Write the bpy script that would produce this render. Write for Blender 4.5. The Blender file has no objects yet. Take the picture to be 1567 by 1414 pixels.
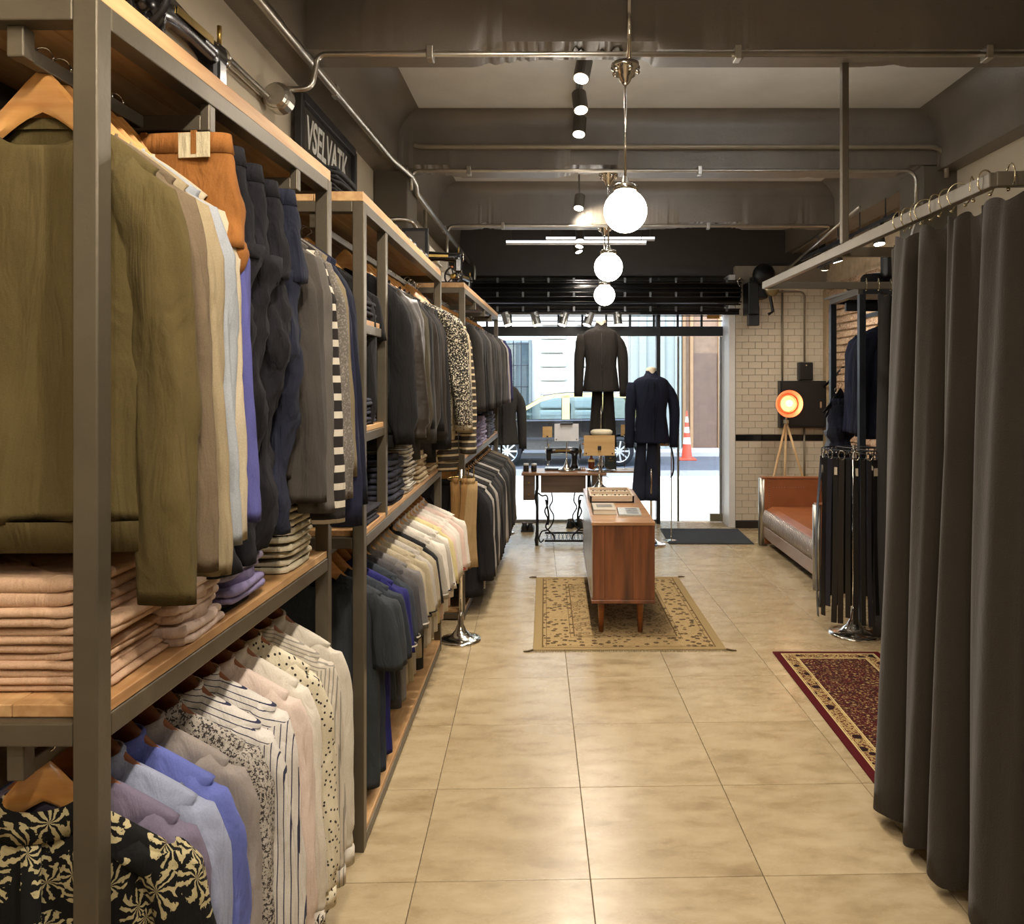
import bpy, math, random
from mathutils import Vector, Matrix, noise
R = random.Random(7)
C = bpy.context.scene.collection
PI = math.pi
W0, H0, F, PX, PY, CH = 1567.0, 1414.0, 1192.0, 850.0, 578.0, 1.72

# ---------------------------------------------------------------- camera, sky, sun, exposure
cam_d = bpy.data.cameras.new('camera'); cam = bpy.data.objects.new('camera', cam_d); C.objects.link(cam)
cam.location = (0, 0, CH); cam.rotation_euler = (PI/2, 0, 0)
cam_d.sensor_width = 36; cam_d.lens = F/W0*36
cam_d.shift_x = -(PX - W0/2)/W0; cam_d.shift_y = -(H0/2 - PY)/W0
cam_d.clip_start = 0.05; cam_d.clip_end = 300
bpy.context.scene.camera = cam
sc = bpy.context.scene
sc.view_settings.view_transform = 'Standard'; sc.view_settings.look = 'None'
sc.view_settings.exposure = 0.0; sc.view_settings.gamma = 1.0; sc.view_settings.use_curve_mapping = False
world = bpy.data.worlds.new('sky'); sc.world = world; world.use_nodes = True
wn = world.node_tree.nodes; wl = world.node_tree.links
sky = wn.new('ShaderNodeTexSky'); sky.sky_type = 'NISHITA'; sky.sun_disc = False
sky.sun_elevation = math.radians(58); sky.sun_rotation = math.radians(200); sky.air_density = 1.0; sky.dust_density = 1.5
bg = wn['Background']; wl.new(sky.outputs[0], bg.inputs[0]); bg.inputs[1].default_value = 1.15
SUN = bpy.data.lights.new('sun', 'SUN'); SUN.energy = 16.0; SUN.angle = 0.01; SUN.color = (1, .97, .92)
so = bpy.data.objects.new('sun', SUN); C.objects.link(so)
so.rotation_euler = (math.radians(-20), math.radians(14), 0)   # light comes steeply from over the far street side
so.location = (0, 12, 12)
LAMP = (1.0, 0.885, 0.75)
def lamp(kind, name, loc, energy, target=None, size=0.05, spot=80, blend=.6, color=LAMP):
    d = bpy.data.lights.new(name, kind); d.energy = energy; d.color = color
    if kind == 'SPOT':
        d.spot_size = math.radians(spot); d.spot_blend = blend; d.shadow_soft_size = size
    elif kind == 'POINT': d.shadow_soft_size = size
    o = bpy.data.objects.new(name, d); C.objects.link(o); o.location = loc
    if target is not None:
        o.rotation_euler = (Vector(target)-Vector(loc)).to_track_quat('-Z', 'Y').to_euler()
    return o
# light of the ceiling spots; only some have housings, built further down at the same spots
SPOTS = [  # head position, aim, watts
 ((.15, -1.10, 3.30), (-1.1, .6, 1.2), 150), ((.15, -.2, 3.30), (-.95, 1.5, 1.1), 190), ((.15, .55, 3.30), (-.85, 2.0, 1.0), 190),
 ((.15, 1.3, 3.30), (-.8, 2.9, .9), 150), ((.15, 2.3, 3.30), (-.8, 3.9, .8), 150), ((.15, 3.0, 3.30), (.8, 4.6, 0), 120),
 ((.14, 4.24, 3.35), (-.5, 3.0, 0), 150), ((.155, 4.74, 3.35), (.5, 3.6, 0.0), 150), ((.157, 5.21, 3.35), (-.1, 4.2, 0), 150),
 ((.2, 6.7, 3.18), (-.2, 5.6, 0), 130), ((.25, 7.95, 3.12), (.3, 7.0, 0), 70), ((.255, 8.3, 3.12), (-.3, 7.6, 0), 70), ((.26, 8.65, 3.12), (1.4, 8.0, 0), 90),
 ((2.49, 5.99, 2.75), (2.6, 5.6, .8), 50), ((2.50, 6.9, 2.75), (3.0, 7.0, 1.2), 70), ((2.54, 7.35, 2.75), (2.9, 8.2, 1.2), 70),
 ((.15, 1.0, 3.30), (2.4, 2.6, 3.0), 70), ((.15, -.6, 3.30), (2.2, .8, 1.2), 70), ((.15, 6.2, 3.3), (-.8, 6.9, .9), 120), ((.15, 7.2, 3.3), (2.6, 8.6, 1.2), 110),  # first two added to brighten the right wall; no housings here
]
for i, (p, t, w) in enumerate(SPOTS):
    v = (Vector(t)-Vector(p)).normalized()
    lamp('SPOT', 'spot_light', Vector(p)+v*.05, w*.60, t, .04, 118, .8)
GLOBES = [(.323, 3.6, 2.49), (.374, 5.5, 2.50), (.469, 7.45, 2.51)]
EXTRA_GLOBES = [(.30, 1.6, 2.49), (.28, -.6, 2.49)]

# ---------------------------------------------------------------- mesh builder
def srgb(h):
    h = h.lstrip('#'); v = [int(h[i:i+2], 16)/255 for i in (0, 2, 4)]
    return tuple((c/12.92 if c <= .04045 else ((c+.055)/1.055)**2.4) for c in v)
def root_loc(o):
    v = Vector((0, 0, 0))
    while o is not None: v += o.location; o = o.parent
    return v
class MB:
    def __init__(s): s.v = []; s.f = []
    def add(s, vs, fs):
        n = len(s.v); s.v += [tuple(x) for x in vs]; s.f += [tuple(i+n for i in f) for f in fs]; return s
    def box(s, x0, x1, y0, y1, z0, z1):
        v = [(x, y, z) for z in (z0, z1) for y in (y0, y1) for x in (x0, x1)]
        return s.add(v, [(0, 2, 3, 1), (4, 5, 7, 6), (0, 1, 5, 4), (2, 6, 7, 3), (0, 4, 6, 2), (1, 3, 7, 5)])
    def cbox(s, c, d, rot=None):
        v = [Vector((x*d[0]/2, y*d[1]/2, z*d[2]/2)) for z in (-1, 1) for y in (-1, 1) for x in (-1, 1)]
        if rot is not None: v = [rot @ p for p in v]
        v = [p+Vector(c) for p in v]
        return s.add(v, [(0, 2, 3, 1), (4, 5, 7, 6), (0, 1, 5, 4), (2, 6, 7, 3), (0, 4, 6, 2), (1, 3, 7, 5)])
    def bar(s, a, b, w, h, up=(0, 0, 1)):
        a = Vector(a); b = Vector(b); d = (b-a).normalized(); u = Vector(up)
        if abs(d.dot(u)) > .99: u = Vector((0, 1, 0))
        x = d.cross(u).normalized(); z = x.cross(d).normalized()
        v = [p + x*(w/2*i) + z*(h/2*j) for p in (a, b) for i, j in ((-1, -1), (1, -1), (1, 1), (-1, 1))]
        return s.add(v, [(0, 1, 2, 3), (7, 6, 5, 4), (0, 4, 5, 1), (1, 5, 6, 2), (2, 6, 7, 3), (3, 7, 4, 0)])
    def loft(s, rings, cap0=True, cap1=True, closed=True):
        n = len(rings[0]); vs = [p for r in rings for p in r]; fs = []
        for i in range(len(rings)-1):
            for j in range(n if closed else n-1):
                k = (j+1) % n; fs.append((i*n+j, i*n+k, (i+1)*n+k, (i+1)*n+j))
        if cap0: fs.append(tuple(range(n))[::-1])
        if cap1: fs.append(tuple((len(rings)-1)*n+j for j in range(n)))
        return s.add(vs, fs)
    def tube(s, pts, r, n=8, cap=True):
        pts = [Vector(p) for p in pts]; rings = []; u = None
        for i, p in enumerate(pts):
            d = (pts[min(i+1, len(pts)-1)]-pts[max(i-1, 0)]).normalized()
            if u is None:
                u = Vector((0, 0, 1)) if abs(d.z) < .9 else Vector((1, 0, 0))
            x = d.cross(u)
            if x.length < 1e-5: x = d.orthogonal()
            x.normalize(); u = x.cross(d).normalized()
            rr = r[i] if isinstance(r, (list, tuple)) else r
            rings.append([p + (x*math.cos(2*PI*k/n)+u*math.sin(2*PI*k/n))*rr for k in range(n)])
        return s.loft(rings, cap, cap)
    def lathe(s, prof, c=(0, 0, 0), n=24, axis='z', cap=True):
        rings = []
        for r, h in prof:
            ring = []
            for k in range(n):
                a = 2*PI*k/n; x, y = r*math.cos(a), r*math.sin(a)
                p = {'z': (x, y, h), 'y': (x, h, -y), 'x': (h, x, y)}[axis]
                ring.append((p[0]+c[0], p[1]+c[1], p[2]+c[2]))
            rings.append(ring)
        return s.loft(rings, cap, cap)
    def sphere(s, c, r, n=24, m=14, sq=(1, 1, 1)):
        rings = []
        for i in range(m+1):
            t = PI*i/m; rr = max(math.sin(t), 1e-3)
            rings.append([(c[0]+sq[0]*r*rr*math.cos(2*PI*k/n), c[1]+sq[1]*r*rr*math.sin(2*PI*k/n), c[2]-sq[2]*r*math.cos(t)) for k in range(n)])
        return s.loft(rings)
    def prism(s, poly, y0, y1, axis='y'):
        def m(p, t): return {'y': (p[0], t, p[1]), 'x': (t, p[0], p[1]), 'z': (p[0], p[1], t)}[axis]
        return s.loft([[m(p, y0) for p in poly], [m(p, y1) for p in poly]])
    def build(s, name, mat, parent=None, smooth=False, bevel=0, world=True, kind=None, label=None, seg=2, solid=0, sub=0):
        vs = s.v
        loc = None
        if parent is None:
            xs = [p[0] for p in vs]; ys = [p[1] for p in vs]; zs = [p[2] for p in vs]
            loc = Vector(((min(xs)+max(xs))/2, (min(ys)+max(ys))/2, min(zs)))
        elif world: loc = root_loc(parent)
        if loc is not None: vs = [(p[0]-loc.x, p[1]-loc.y, p[2]-loc.z) for p in vs]
        me = bpy.data.meshes.new(name); me.from_pydata(vs, [], s.f)
        if mat is not None: me.materials.append(mat)
        if smooth: me.polygons.foreach_set('use_smooth', [True]*len(me.polygons))
        me.update()
        o = bpy.data.objects.new(name, me); C.objects.link(o)
        if parent is None: o.location = loc
        else: o.parent = parent
        if solid:
            q = o.modifiers.new('solid', 'SOLIDIFY'); q.thickness = solid; q.offset = 0
        if sub:
            q = o.modifiers.new('sub', 'SUBSURF'); q.levels = q.render_levels = sub
        if bevel:
            b = o.modifiers.new('bevel', 'BEVEL'); b.width = bevel; b.segments = seg; b.limit_method = 'ANGLE'; b.angle_limit = .7
        if kind: o['kind'] = kind
        if label: o['label'] = label
        return o
def thing(name, label, cat, loc=(0, 0, 0), rz=0, group=None):
    o = bpy.data.objects.new(name, None); C.objects.link(o); o.location = loc; o.rotation_euler = (0, 0, rz)
    o.empty_display_size = .05
    o['label'] = label; o['category'] = cat
    if group: o['group'] = group
    return o
def tag(o, label, cat, group=None):
    o['label'] = label; o['category'] = cat
    if group: o['group'] = group
    return o
def inst(src, parent, loc, rot=None, name=None):
    o = src.copy(); C.objects.link(o); o.parent = parent; o.location = loc
    if rot is not None: o.rotation_euler = rot
    return o
def P(px, py, Z): return Vector(((px-PX)/F*Z, Z, CH+(PY-py)/F*Z))
def arc(c, r, a0, a1, n, plane='xz'):
    out = []
    for i in range(n+1):
        a = a0+(a1-a0)*i/n; u, v = r*math.cos(a), r*math.sin(a)
        out.append((c[0]+u, c[1], c[2]+v) if plane == 'xz' else (c[0], c[1]+u, c[2]+v) if plane == 'yz' else (c[0]+u, c[1]+v, c[2]))
    return out

# ---------------------------------------------------------------- materials
MATS = {}
class NT:
    def __init__(s, name):
        s.m = bpy.data.materials.new(name); s.m.use_nodes = True; s.t = s.m.node_tree; s.b = s.t.nodes['Principled BSDF']
    def n(s, ty, **kw):
        x = s.t.nodes.new('ShaderNode'+ty)
        for k, v in kw.items():
            if k.startswith('i_'): x.inputs[k[2:].replace('_', ' ')].default_value = v
            else: setattr(x, k, v)
        return x
    def l(s, a, b): s.t.links.new(a, b)
    def coords(s, scale=(1, 1, 1), rot=(0, 0, 0), kind='Object'):
        t = s.n('TexCoord'); m = s.n('Mapping'); m.inputs['Scale'].default_value = scale; m.inputs['Rotation'].default_value = rot
        s.l(t.outputs[kind], m.inputs[0]); return m.outputs[0]
    def noise(s, vec, scale, detail=4, rough=.55):
        x = s.n('TexNoise'); x.inputs['Scale'].default_value = scale; x.inputs['Detail'].default_value = detail; x.inputs['Roughness'].default_value = rough
        s.l(vec, x.inputs['Vector']); return x.outputs['Fac']
    def ramp(s, fac, stops, interp='LINEAR'):
        r = s.n('ValToRGB'); r.color_ramp.interpolation = interp; e = r.color_ramp.elements
        while len(e) > 2: e.remove(e[-1])
        while len(e) < len(stops): e.new(.5)
        for i, (p, c) in enumerate(stops): e[i].position = p; e[i].color = (*c, 1) if len(c) == 3 else c
        s.l(fac, r.inputs[0]); return r.outputs[0]
    def mix(s, fac, a, b, mode='MIX'):
        x = s.n('Mix', data_type='RGBA', blend_type=mode)
        for sock, v in ((x.inputs[0], fac), (x.inputs[6], a), (x.inputs[7], b)):
            if isinstance(v, (int, float)): sock.default_value = v
            elif isinstance(v, tuple): sock.default_value = (*v, 1) if len(v) == 3 else v
            else: s.l(v, sock)
        return x.outputs[2]
    def math(s, op, a, b=0):
        x = s.n('Math', operation=op)
        for i, v in enumerate((a, b)):
            if isinstance(v, (int, float)): x.inputs[i].default_value = v
            else: s.l(v, x.inputs[i])
        return x.outputs[0]
    def bump(s, h, strength=.3, dist=.005):
        b = s.n('Bump'); b.inputs['Strength'].default_value = strength; b.inputs['Distance'].default_value = dist
        s.l(h, b.inputs['Height']); s.l(b.outputs[0], s.b.inputs['Normal'])
    def sep(s, vec):
        x = s.n('SeparateXYZ'); s.l(vec, x.inputs[0]); return x.outputs
    def col(s, c):
        if isinstance(c, tuple): s.b.inputs['Base Color'].default_value = (*c, 1)
        else: s.l(c, s.b.inputs['Base Color'])
    def set(s, rough=.6, metal=0, spec=None, sheen=0, coat=0):
        i = s.b.inputs; i['Roughness'].default_value = rough; i['Metallic'].default_value = metal
        if spec is not None: i['Specular IOR Level'].default_value = spec
        if sheen: i['Sheen Weight'].default_value = sheen; i['Sheen Roughness'].default_value = .5
        if coat: i['Coat Weight'].default_value = coat; i['Coat Roughness'].default_value = .15
def sc_(c, k): return tuple(min(1, x*k) for x in c)
def plain(name, hexc, rough=.6, metal=0, var=.12, scale=8, bump=0, bscale=60, spec=None, sheen=0, coat=0, stretch=(1, 1, 1)):
    if name in MATS: return MATS[name]
    t = NT(name); c = srgb(hexc) if isinstance(hexc, str) else hexc
    v = t.coords(stretch); f = t.noise(v, scale)
    t.col(t.ramp(f, [(.25, sc_(c, 1-var)), (.75, sc_(c, 1+var))])); t.set(rough, metal, spec, sheen, coat)
    if bump: t.bump(t.noise(v, bscale, 3), bump, .004)
    MATS[name] = t.m; return t.m
def cloth(name, hexc, var=.10, rough=.92, sheen=.0, pattern=None, c2='#ffffff', p=1.0, q=.5, bump=.35, weave=900, spec=.25, crease=.022):
    """woven or knitted cloth with an optional printed pattern"""
    if name in MATS: return MATS[name]
    t = NT(name); c = srgb(hexc); d = srgb(c2); v = t.coords()
    big = t.noise(v, 7, 3); fine = t.noise(v, 420, 2)
    base = t.ramp(big, [(.3, sc_(c, 1-var)), (.7, sc_(c, 1+var))])
    base = t.mix(.16, base, t.ramp(fine, [(.3, sc_(c, .45)), (.7, sc_(c, 1.6))]))
    x, y, z = t.sep(v)
    if pattern in ('v', 'h', 'block'):
        src = x if pattern == 'v' else z
        w = t.math('FRACT', t.math('MULTIPLY', src, p))
        if pattern == 'v':      # slanted yoke stripes above the chest
            w2 = t.math('FRACT', t.math('MULTIPLY', t.math('ADD', z, t.math('MULTIPLY', t.math('ABSOLUTE', x), .45)), p))
            up = t.math('GREATER_THAN', z, -.215)
            a = t.math('LESS_THAN', w, q); b2 = t.math('LESS_THAN', w2, q)
            m = t.math('ADD', t.math('MULTIPLY', a, t.math('SUBTRACT', 1, up)), t.math('MULTIPLY', b2, up))
        else: m = t.math('LESS_THAN', w, q)
        base = t.mix(m, base, d)
    elif pattern == 'dots':
        c2d = t.n('CombineXYZ'); t.l(t.math('ADD', x, t.math('MULTIPLY', y, .7)), c2d.inputs[0]); t.l(z, c2d.inputs[1])
        vo = t.n('TexVoronoi', voronoi_dimensions='2D'); vo.inputs['Scale'].default_value = p; t.l(c2d.outputs[0], vo.inputs['Vector'])
        base = t.mix(t.math('LESS_THAN', vo.outputs['Distance'], q), base, d)
    elif pattern == 'speck':
        f = t.noise(v, p, 2, .8); base = t.mix(t.math('GREATER_THAN', f, q), base, d)
    elif pattern == 'palm':
        nz_ = t.n('TexNoise'); nz_.inputs['Scale'].default_value = 7; t.l(v, nz_.inputs['Vector']); sv = t.n('VectorMath', operation='SCALE'); sv.inputs['Scale'].default_value = .10; t.l(nz_.outputs['Color'], sv.inputs[0]); av = t.n('VectorMath', operation='ADD'); c2d = t.n('CombineXYZ'); t.l(t.math('ADD', x, t.math('MULTIPLY', y, .7)), c2d.inputs[0]); t.l(z, c2d.inputs[1]); t.l(c2d.outputs[0], av.inputs[0]); t.l(sv.outputs[0], av.inputs[1]); v0_ = v; v = av.outputs[0]
        vo = t.n('TexVoronoi', voronoi_dimensions='2D'); vo.inputs['Scale'].default_value = p; t.l(v, vo.inputs['Vector'])
        cell = vo.outputs['Position']; dv = t.n('VectorMath', operation='SUBTRACT'); t.l(v, dv.inputs[0]); 
        sc2 = t.n('VectorMath', operation='SCALE'); t.l(v, sc2.inputs[0]); sc2.inputs['Scale'].default_value = 1.0
        t.l(cell, dv.inputs[1]); dx, dy, dz = t.sep(dv.outputs[0])
        ang = t.n('Math', operation='ARCTAN2'); t.l(dx, ang.inputs[0]); t.l(dy, ang.inputs[1])
        dist = vo.outputs['Distance']
        fr = t.math('SINE', t.math('ADD', t.math('MULTIPLY', ang.outputs[0], 9), t.math('MULTIPLY', t.noise(v, 45), 14)))
        m = t.math('MULTIPLY', t.math('GREATER_THAN', fr, .1), t.math('LESS_THAN', t.math('ADD', dist, t.math('MULTIPLY', t.noise(v, 30), .35)), q))
        base = t.mix(m, base, t.mix(t.noise(v, 60), d, sc_(d, .45)))
    t.col(base); t.set(rough, 0, spec, sheen); cr = t.n('TexNoise'); cr.inputs['Scale'].default_value = 1.0; cr.inputs['Detail'].default_value = 3; cr.inputs['Distortion'].default_value = 1.2
    t.l(t.coords((13, 13, 3.2)), cr.inputs['Vector']); cr2 = t.noise(t.coords((30, 30, 16)), 1.0, 3)
    hgt = t.math('ADD', t.math('MULTIPLY', t.noise(v, weave, 1), .0009*bump/.35), t.math('ADD', t.math('MULTIPLY', cr.outputs['Fac'], crease), t.math('MULTIPLY', cr2, crease*.22)))
    t.bump(hgt, .8, 1.0)
    MATS[name] = t.m; return t.m
def wood(name, h1, h2, axis='y', rough=.5, scale=3.0, bump=.15, coat=0):
    if name in MATS: return MATS[name]
    t = NT(name); st = {'x': (1, 14, 14), 'y': (14, 1, 14), 'z': (14, 14, 1)}[axis]
    v = t.coords(st); f = t.noise(v, scale, 6, .6); g = t.noise(t.coords(tuple(a*.25 for a in st)), scale, 2)
    c = t.mix(.5, t.ramp(f, [(.3, srgb(h1)), (.7, srgb(h2))]), t.ramp(g, [(.35, srgb(h1)), (.65, srgb(h2))]))
    t.col(c); t.set(rough, 0, None, 0, coat); t.bump(f, bump, .003); MATS[name] = t.m; return t.m
def metal(name, hexc, rough=.25, var=.1, bump=0):
    return plain(name, hexc, rough, 1.0, var, 12, bump, 80)
def emit(name, col, strength):
    if name in MATS: return MATS[name]
    t = NT(name); t.col(col); t.b.inputs['Emission Color'].default_value = (*col, 1); t.b.inputs['Emission Strength'].default_value = strength
    MATS[name] = t.m; return t.m
def thin_glass(name, tint=(.93, .96, .96), refl=1.0, rough=0.0):
    if name in MATS: return MATS[name]
    m = bpy.data.materials.new(name); m.use_nodes = True; t = m.node_tree; t.nodes.clear()
    o = t.nodes.new('ShaderNodeOutputMaterial'); a = t.nodes.new('ShaderNodeBsdfTransparent'); b = t.nodes.new('ShaderNodeBsdfGlossy')
    a.inputs[0].default_value = (*tint, 1); b.inputs['Roughness'].default_value = rough; x = t.nodes.new('ShaderNodeMixShader'); fr = t.nodes.new('ShaderNodeFresnel'); fr.inputs[0].default_value = 1.45
    mu = t.nodes.new('ShaderNodeMath'); mu.operation = 'MULTIPLY'; mu.inputs[1].default_value = refl
    t.links.new(fr.outputs[0], mu.inputs[0]); t.links.new(mu.outputs[0], x.inputs[0]); t.links.new(a.outputs[0], x.inputs[1]); t.links.new(b.outputs[0], x.inputs[2]); t.links.new(x.outputs[0], o.inputs[0])
    MATS[name] = m; return m
CHROME = metal('chrome', '#d8d2c8', .14); STEEL = plain('rack_steel', '#625a4b', .42, .55, .18, 6, .12, 90)
BLACKSTEEL = plain('black_steel', '#24262b', .4, .3, .2, 8, .1, 90); GALV = metal('galvanised_conduit', '#b9b4aa', .33, .12)
PINE = wood('pine_board', '#9c6f42', '#d2ab78', 'y', .5); HANGW = wood('hanger_wood', '#b5783a', '#dba864', 'x', .38, 4, .05, .3)
HANGD = wood('hanger_wood_dark', '#6e3a17', '#9a5a28', 'x', .38, 4, .05, .3)
BLACKP = plain('black_plastic', '#17171a', .35, 0, .15, 10)
# ---------------------------------------------------------------- room shell
def floor_mat():
    t = NT('floor_tile_stone'); v = t.coords((1, 1, 1)); oi = t.n('ObjectInfo')
    off = t.n('VectorMath', operation='ADD'); cmb = t.n('CombineXYZ'); t.l(t.math('MULTIPLY', oi.outputs['Random'], 40), cmb.inputs[0]); t.l(t.math('MULTIPLY', oi.outputs['Random'], 23), cmb.inputs[1])
    t.l(v, off.inputs[0]); t.l(cmb.outputs[0], off.inputs[1]); w = off.outputs[0]
    st = t.n('Mapping'); st.inputs['Scale'].default_value = (1, 2.2, 1); t.l(w, st.inputs[0])
    a = t.noise(st.outputs[0], 4.2, 8, .68); b = t.noise(w, 1.6, 3); c = t.noise(st.outputs[0], 22, 6, .75)
    col = t.ramp(a, [(.30, srgb('#7a6649')), (.45, srgb('#a3906f')), (.6, srgb('#b7a686')), (.75, srgb('#c2b293'))])
    col = t.mix(.35, col, t.ramp(b, [(.3, srgb('#927b57')), (.7, srgb('#b9a682'))]))
    col = t.mix(t.math('MULTIPLY', t.ramp(c, [(.30, (1, 1, 1)), (.40, (0, 0, 0))]), .35), col, srgb('#7d674a'))
    t.col(col); r = t.ramp(a, [(.3, (.30, .30, .30)), (.7, (.24, .24, .24))]); t.l(r, t.b.inputs['Roughness']); t.bump(c, .05, .002); t.b.inputs['Specular IOR Level'].default_value = .5
    return t.m
FT = floor_mat(); GROUT = plain('floor_grout', '#4f4434', .9)
floor = MB().box(-1.6, 3.4, -2.6, 9.35, -.06, -.006).build('floor', GROUT, kind='structure')
T = .5986; ang = .0268; cx0, cy0 = .120, 2.673
ux, uy = (math.cos(ang), math.sin(ang)), (-math.sin(ang), math.cos(ang))
proto_tile = None
fl = root_loc(floor)
for i in range(-4, 7):
    for j in range(-9, 12):
        cx = cx0+ux[0]*T*(i+.5)+uy[0]*T*(j+.5); cy = cy0+ux[1]*T*(i+.5)+uy[1]*T*(j+.5)
        if cx < -1.75 or cx > 3.5 or cy < -2.7 or cy > 9.2: continue
        if proto_tile is None:
            h = T/2-.0014
            proto_tile = MB().box(-h, h, -h, h, -.02, 0).build('floor_tile', FT, floor, world=False, bevel=.0012, seg=1); o = proto_tile
        else: o = inst(proto_tile, floor, (0, 0, 0))
        o.location = (cx-fl.x, cy-fl.y, -fl.z); o.rotation_euler = (0, 0, ang)

PLAST = plain('beige_plaster', '#b9ad97', .8, 0, .06, 3, .15, 30)
def gray_mat(nm='grey_ceiling_paint', ca='#5c5449', cb='#6f665a', ro=.42):
    t = NT(nm); v = t.coords(); a = t.noise(v, 2.0, 5); b = t.noise(v, 55, 4, .8); m = t.noise(v, 1.1, 2)
    c = t.ramp(a, [(.3, srgb(ca)), (.7, srgb(cb))])
    pits = t.math('MULTIPLY', t.ramp(b, [(.30, (1, 1, 1)), (.36, (0, 0, 0))]), t.ramp(m, [(.45, (0, 0, 0)), (.6, (1, 1, 1))]))
    t.col(t.mix(t.math('MULTIPLY', pits, .7), c, srgb('#1d1a17'))); t.set(ro, 0, .7); t.bump(t.mix(.5, t.noise(v, 9, 5), b), .30, .012); return t.m
GRAY = gray_mat()
DARKGRAY = plain('dark_grey_paint', '#37332e', .6, 0, .12, 3, .15, 30)
L, Rr = -1.27, 2.80
wl_ = MB().box(L-.12, L, -2.6, 9.35, 0, 3.7).build('wall_left', PLAST, kind='structure')
MB().box(Rr, Rr+.1, -2.6, 5.8, 0, 3.7).build('wall_right', PLAST, kind='structure')
MB().box(-1.6, 3.4, -2.72, -2.6, 0, 3.7).build('wall_back', PLAST, kind='structure')
MB().box(-1.6, 3.5, -2.6, 9.5, 3.57, 3.66).build('ceiling', gray_mat('lit_grey_slab_paint', '#bdbab3', '#d2cfc8', .34), kind='structure')  # slab grey raised in colour to stand in for bounced light
# beams with coved tops, running across
def beam_profile(y0, y1, zb, zt, r=.12, n=6):
    pts = [(y0, zb)]
    pts += [(y0-r+r*math.cos(a), zt-r+r*math.sin(a)) for a in [PI/2*k/n for k in range(n+1)]]
    pts += [(y1+r-r*math.cos(a), zt-r+r*math.sin(a)) for a in [PI/2*(n-k)/n for k in range(n+1)]]
    pts += [(y1, zb)]
    return pts
def ragged_beam(name, y0, y1, zb, seed, x0=L, x1=Rr, zt=3.575):
    prof = beam_profile(y0, y1, zb, zt); rings = []; n = 420
    prof = [(y0, zb)] + [(y0, zb+.035)] + prof[1:-1] + [(y1, zb+.035), (y1, zb)]
    for i in range(n+1):
        x = x0+(x1-x0)*i/n
        a = noise.noise(Vector((x*1.7, seed, 0))); hf = noise.fractal(Vector((x*9, seed, 3)), .7, 2.2, 4); b = max(0, a-.12)*(.12+.30*abs(hf)); c = max(0, -a-.1)*(.02+.12*abs(hf))
        ring = []
        for k, (y, z) in enumerate(prof):
            if k == 0: ring.append((x, y+b+c*.5, z+b*.4))
            elif k == 1: ring.append((x, y-c*.5, z-c*.3))
            elif k == len(prof)-1: ring.append((x, y-b, z+b*.3))
            else: ring.append((x, y, z))
        rings.append(ring)
    o = MB().loft(rings).build(name, GRAY, kind='structure', smooth=True)
    q = o.modifiers.new('e', 'EDGE_SPLIT'); q.split_angle = math.radians(50); return o
ragged_beam('trim_1', 3.44, 3.64, 3.17, 1.3)
ragged_beam('trim_2', 5.43, 5.66, 3.17, 5.1)
ragged_beam('trim_3', 7.42, 7.64, 3.17, 8.7)
ragged_beam('trim_4', 1.35, 1.55, 3.17, 3.7)
ragged_beam('trim_5', -.75, -.55, 3.17, 4.7)
# side beams along both walls, coved towards the room
def side_beam(name, x, s, y0, y1, zb=3.163, zt=3.575, r=.2, wall=0):
    pts = [(x, zb)] + [(x+s*(r-r*math.cos(a)), zt-r+r*math.sin(a)) for a in [PI/2*k/6 for k in range(7)]] + [(wall, zt), (wall, zb)]
    o = MB().prism([(p[0], p[1]) for p in pts], y0, y1, 'y').build(name, GRAY, kind='structure', smooth=True)
    q = o.modifiers.new('e', 'EDGE_SPLIT'); q.split_angle = math.radians(40)
side_beam('trim_6', -1.10, 1, -2.6, 9.3, wall=L)
side_beam('trim_7', 2.66, -1, -2.6, 9.3, wall=Rr+.1)
# deep beam over the shop front and its face
MB().box(L, 3.4, 9.02, 9.35, 2.9, 3.6).build('wall_front', DARKGRAY, kind='structure')
MB().box(L, 2.06, 9.20, 9.34, 2.50, 2.9).build('trim_21', DARKGRAY, kind='structure')
# pillars
MB().box(L, -1.03, 5.43, 5.80, 0, 3.2).build('trim_8', plain('pillar_paint', '#5d5547', .6, 0, .15, 3, .3, 25), kind='structure', bevel=.01)
MB().box(2.56, Rr+.3, 5.43, 5.80, 0, 3.2).build('trim_9', MATS['pillar_paint'], kind='structure', bevel=.01)
# boxed duct along the left wall beyond the pillar
WHITEP = plain('white_plaster', '#cfc8ba', .7, 0, .05, 3, .1, 30)
MB().box(L, -1.02, 5.81, 9.3, 0, 2.80).build('trim_10', WHITEP, kind='structure', bevel=.01)
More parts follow.
